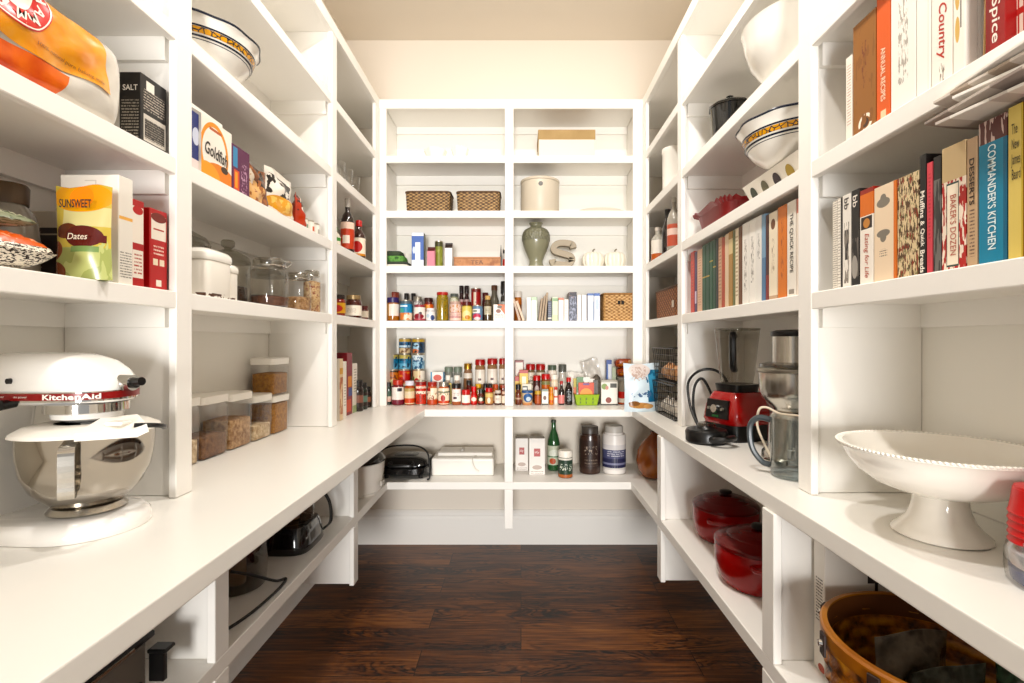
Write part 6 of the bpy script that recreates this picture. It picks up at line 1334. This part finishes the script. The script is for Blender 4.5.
# ---- mid right, shelf above the books
Z = ZS[1]
t = thing('leaf_dish', 'white rectangular dish with dark leaf pictures under the painted bowl', 'dish', (.888, 1.575, Z))
def rr4(hx, hy, z): return [(-hx,-hy,z),(hx,-hy,z),(hx,hy,z),(-hx,hy,z)]
MB().rings([rr4(.085,.14,0), rr4(.115,.175,.085), rr4(.11,.17,.085), rr4(.082,.137,.006)], smooth=False).build('dish', mat('white dish', '#ece6da', .3), t, bevel=.002)
for k, y in enumerate((.11, .035, -.04, -.115)):
    M = Matrix.Translation((-.1013, y, .043)) @ Matrix.Rotation(math.atan2(.03, .085)*-1, 4, 'Y') @ Matrix.Rotation(-PI/2, 4, 'Z')
    MB().lathe([(.0005,0),(.027,0)], 24, cap=False, sx=.7, sy=1.0, M=M @ Matrix.Rotation(PI/2, 4, 'X') @ Matrix.Rotation(.4, 4, 'Z')).build('leaf_picture', flat(('#3f4636', '#6f6c54', '#3a2a30', '#b59a4a')[k]), t)
majolica('painted bowl with a yellow and blue border standing on the leaf dish', (.842, 1.525, Z+.0872), .168, .118)
t = thing('ruffled_dish', 'dark red baking dish with a ruffled rim above the book row', 'dish', (.875, 2.06, Z))
RD = mat('dark red glaze', '#86161a', .35)
def ruf(hx, hy, z, amp):
    out = []; n = 96
    for i in range(n):
        a = 2*PI*i/n; x = hx*math.copysign(abs(math.cos(a))**.35, math.cos(a)); y = hy*math.copysign(abs(math.sin(a))**.35, math.sin(a))
        out.append((x*(1+amp*.02*math.sin(a*24)), y*(1+amp*.02*math.sin(a*24)), z+amp*.007*math.sin(a*24)))
    return out
MB().rings([ruf(.085,.13,0,0), ruf(.095,.145,.04,0), ruf(.103,.16,.085,.3), ruf(.122,.187,.098,.7), ruf(.118,.182,.1,.7), ruf(.1,.16,.084,.3), ruf(.085,.135,.008,0)]).build('dish_body', RD, t)

# ---- mid right, high shelf
Z = ZS[2]
t = thing('serving_bowl', 'very large plain white bowl on the high right shelf', 'bowl', (.851, 1.53, Z))
MB().lathe([(.06,0),(.065,.004),(.1,.03),(.135,.08),(.152,.13),(.16,.18),(.163,.186),(.158,.186),(.146,.13),(.128,.082),(.09,.036),(.001,.02)], 64).build('bowl', PORC, t)
t = thing('black_pot', 'black faceted enamel pot with lid on the high right shelf', 'pot', (.86, 2.06, Z))
MB().lathe([(.066,0),(.07,.004),(.078,.17),(.08,.176)], 10).build('pot_body', GB, t)
MB().lathe([(.084,.177),(.084,.186),(.05,.205),(.02,.212),(.001,.213)], 10).build('lid', GB, t)
MB().lathe([(.007,.213),(.008,.222),(.015,.226),(.001,.234)], 16).build('lid_knob', BLACK, t)
for s in (-1, 1): MB().tube(fine([(0,s*.074,.11),(.0,s*.1,.112),(.0,s*.104,.1),(.0,s*.074,.09)], 5), .006).build('handle', BLACK, t)

# ---- right corner bay
t = thing('white_crock', 'white cylindrical crock on the high shelf of the right corner', 'crock', (.80, 2.62, ZS[2])); MB().lathe([(.05,0),(.056,.005),(.057,.2),(.06,.204),(.06,.225),(.055,.225),(.052,.02),(.001,.012)], 36).build('crock', PORC, t)
Z = ZS[1]
t = thing('syrup_bottle', 'clear bottle with white label and orange foot in the right corner', 'bottle', (.785, 2.86, Z)); make_bottle(t, .078, .2, gl('#b9b4a8'), flat('#d9cfc4', .4), art('#e6ded2', ('band', 0, .35, '#c4622a')), (.03, .62), .68, .8, .4, .1)
t = thing('vinegar_bottle', 'tall black bottle in the right corner', 'bottle', (.80, 2.72, Z)); make_bottle(t, .066, .265, DK, BLK, None, sh=.6, nk=.78, neck=.45)
t = thing('syrup_bottle', 'tall clear bottle with a red label beside the black bottle', 'bottle', (.775, 2.53, Z)); make_bottle(t, .07, .275, gl('#aaa398'), flat('#c9c2b8', .4), art('#c9604a', ('band', .5, .8, '#e6c8ba')), (.1, .5), .62, .8, .3, .08)
t = thing('wicker_bin', 'dark reddish wicker basket with a pale tag in the right corner', 'basket', (.87, 2.66, ZS[0]), -90); weave_basket(t, .45, .2, .155, wicker('red brown wicker', '#4a2410', '#8a5230', '#b47a4a'), WKD, flare=1.03, p=.22, na=96, nr=14, amp=.002)
MB().box(.12,.145,-.1045,-.101,.05,.085).build('tag', flat('#cfc4b4'), t)
t = thing('dark_carton', 'dark brown box behind the reddish basket in the right corner', 'box', (.985, 2.66, ZS[0]), -90); make_box(t, .3, .22, .03, art('#2c211b', ('band', .6, .75, '#4a3a30')))
Z = CT
WIRE = mat('black wire', '#1a1716', .4)
def wire_bin(lab, z0, h):
    t = thing('wire_bin', lab, 'basket', (.865, 2.57, z0), 0, 'stacking black wire baskets')
    mb = MB(); hx0, hy0, hx1, hy1 = .125, .165, .14, .18; r = .0017
    for k in range(6):
        v = k/5; hx = hx0+(hx1-hx0)*v; hy = hy0+(hy1-hy0)*v; z = .003+(h-.006)*v
        mb.tube([(-hx,-hy,z),(hx,-hy,z),(hx,hy,z),(-hx,hy,z)], r if 0 < k < 5 else .0035, 6, closed=True)
    for k in range(11):
        f = -1+2*k/10
        mb.tube([(-hx1,f*hy1,h-.003),(-hx0,f*hy0,.003),(hx0,f*hy0,.003),(hx1,f*hy1,h-.003)], r, 5)
    for k in range(8):
        f = -1+2*k/7
        mb.tube([(f*hx1,-hy1,h-.003),(f*hx0,-hy0,.003),(f*hx0,hy0,.003),(f*hx1,hy1,h-.003)], r, 5)
    mb.build('wire_frame', WIRE, t)
wire_bin('black wire basket standing on the right corner counter', Z, .175); wire_bin('black wire basket stacked on top of the other', Z+.178, .175)
rnd = random.Random(3)
ON = mat('onion skin', '#c98a5c', .35, vary=(20, '#a5602f', '#e0b48a')); GA = mat('garlic skin', '#cfc4b6', .5, vary=(14, '#a39688', '#e0d9cd'))
for i in range(9):
    lo = i >= 5; x = .80+.05*(i % 2)+.03*rnd.random(); 
    spots_u = [(.79,2.50),(.79,2.60),(.875,2.55),(.80,2.69),(.885,2.65)]; spots_l = [(.79,2.49),(.785,2.58),(.875,2.53),(.79,2.67)]
    x, y = spots_l[i-5] if lo else spots_u[i]; z = Z+.006 if lo else Z+.185
    nm = ('garlic_bulb' if lo else 'onion')
    wh = [' nearest the camera',' in the middle of the aisle side',' at the back against the wall',' furthest into the corner',' deep in the back corner'][(i-5) if lo else i]
    t = thing(nm, ('pale garlic bulb in the lower wire basket' if lo else 'copper brown onion in the upper wire basket')+wh, 'garlic' if lo else 'onion', (x, y, z), 0, 'garlic in the lower wire basket' if lo else 'onions in the upper wire basket')
    MB().lathe([(.008,0),(.03,.008),(.044,.032),(.042,.05),(.028,.068),(.01,.078),(.004,.09)], 24, fn=(lambda a, r, z: 1-.05*abs(math.cos(a*4))) if lo else None).build('bulb', GA if lo else ON, t)
t = thing('cookie_bag', 'blue and white bag of cookies in front of the black wire baskets', 'bag', (.665, 2.765, Z), 14)
pouch(.205, .262, .075, 14, 18, wr=.004, seed=17, topw=1.06).build('bag', art('#d3e2ea', ('rect', .66, 1, .2, .86, '#4f9cc0'), ('noise', 3, .55, .6, 1, .2, .86, '#2c6f96'), ('ell', .42, .84, .3, .14, '#e0d3cc'), ('noise', 20, .53, .2, .6, .64, .92, '#cdb3a6'), ('noise', 13, .53, .15, .8, .3, .4, '#54739a'), ('ell', .4, .13, .28, .06, '#c08a50'), ('ell', .25, .17, .14, .05, '#8a5a30'), ('ell', .62, .11, .14, .05, '#d9a468'), rough=.3), t)
# ================================================================ camera, lamps, world
cam = bpy.data.cameras.new('camera'); co = bpy.data.objects.new('camera', cam); COL.objects.link(co)
cam.sensor_width = 36; cam.lens = F/1024*36; cam.shift_x = -9/1024; cam.clip_start = .02
co.location = (0, 0, EYE); co.rotation_euler = (PI/2, 0, 0); SC.camera = co
def lamp(name, loc, size, power, col=(1, .955, .89), rot=(0,0,0)):
    l = bpy.data.lights.new(name, 'AREA'); l.shape = 'DISK'; l.size = size; l.energy = power; l.color = col
    o = bpy.data.objects.new(name, l); COL.objects.link(o); o.location = loc; o.rotation_euler = rot
    return o
def point(name, loc, r, power, col=(1, .955, .89)):
    l = bpy.data.lights.new(name, 'POINT'); l.shadow_soft_size = r; l.energy = power; l.color = col
    o = bpy.data.objects.new(name, l); COL.objects.link(o); o.location = loc
    return o
for y_, p_ in ((.6, 1.0), (1.7, 1.0)): lamp('ceiling_downlight', (.1, y_, ZC-.012), .13, LAMP1*p_, (1, .958, .905))
lamp('added_fill_lamp', (0, -6.5, 1.15), 2.2, LAMP2, (1, .985, .96), (math.radians(88), 0, 0))  # unseen fill light added behind the camera to brighten the camera-facing surfaces
w = bpy.data.worlds.new('world'); SC.world = w; w.use_nodes = True
bg = w.node_tree.nodes['Background']; bg.inputs[0].default_value = (1, .98, .95, 1); bg.inputs[1].default_value = WORLD
SC.view_settings.view_transform = 'Standard'; SC.view_settings.look = LOOK
SC.view_settings.exposure = EXPO; SC.view_settings.gamma = 1.0
SC.cycles.use_denoising = True
SC.cycles.max_bounces = 10; SC.cycles.transparent_max_bounces = 16; SC.cycles.diffuse_bounces = 6
SC.cycles.caustics_reflective = False; SC.cycles.caustics_refractive = False
SC.cycles.sample_clamp_indirect = 6
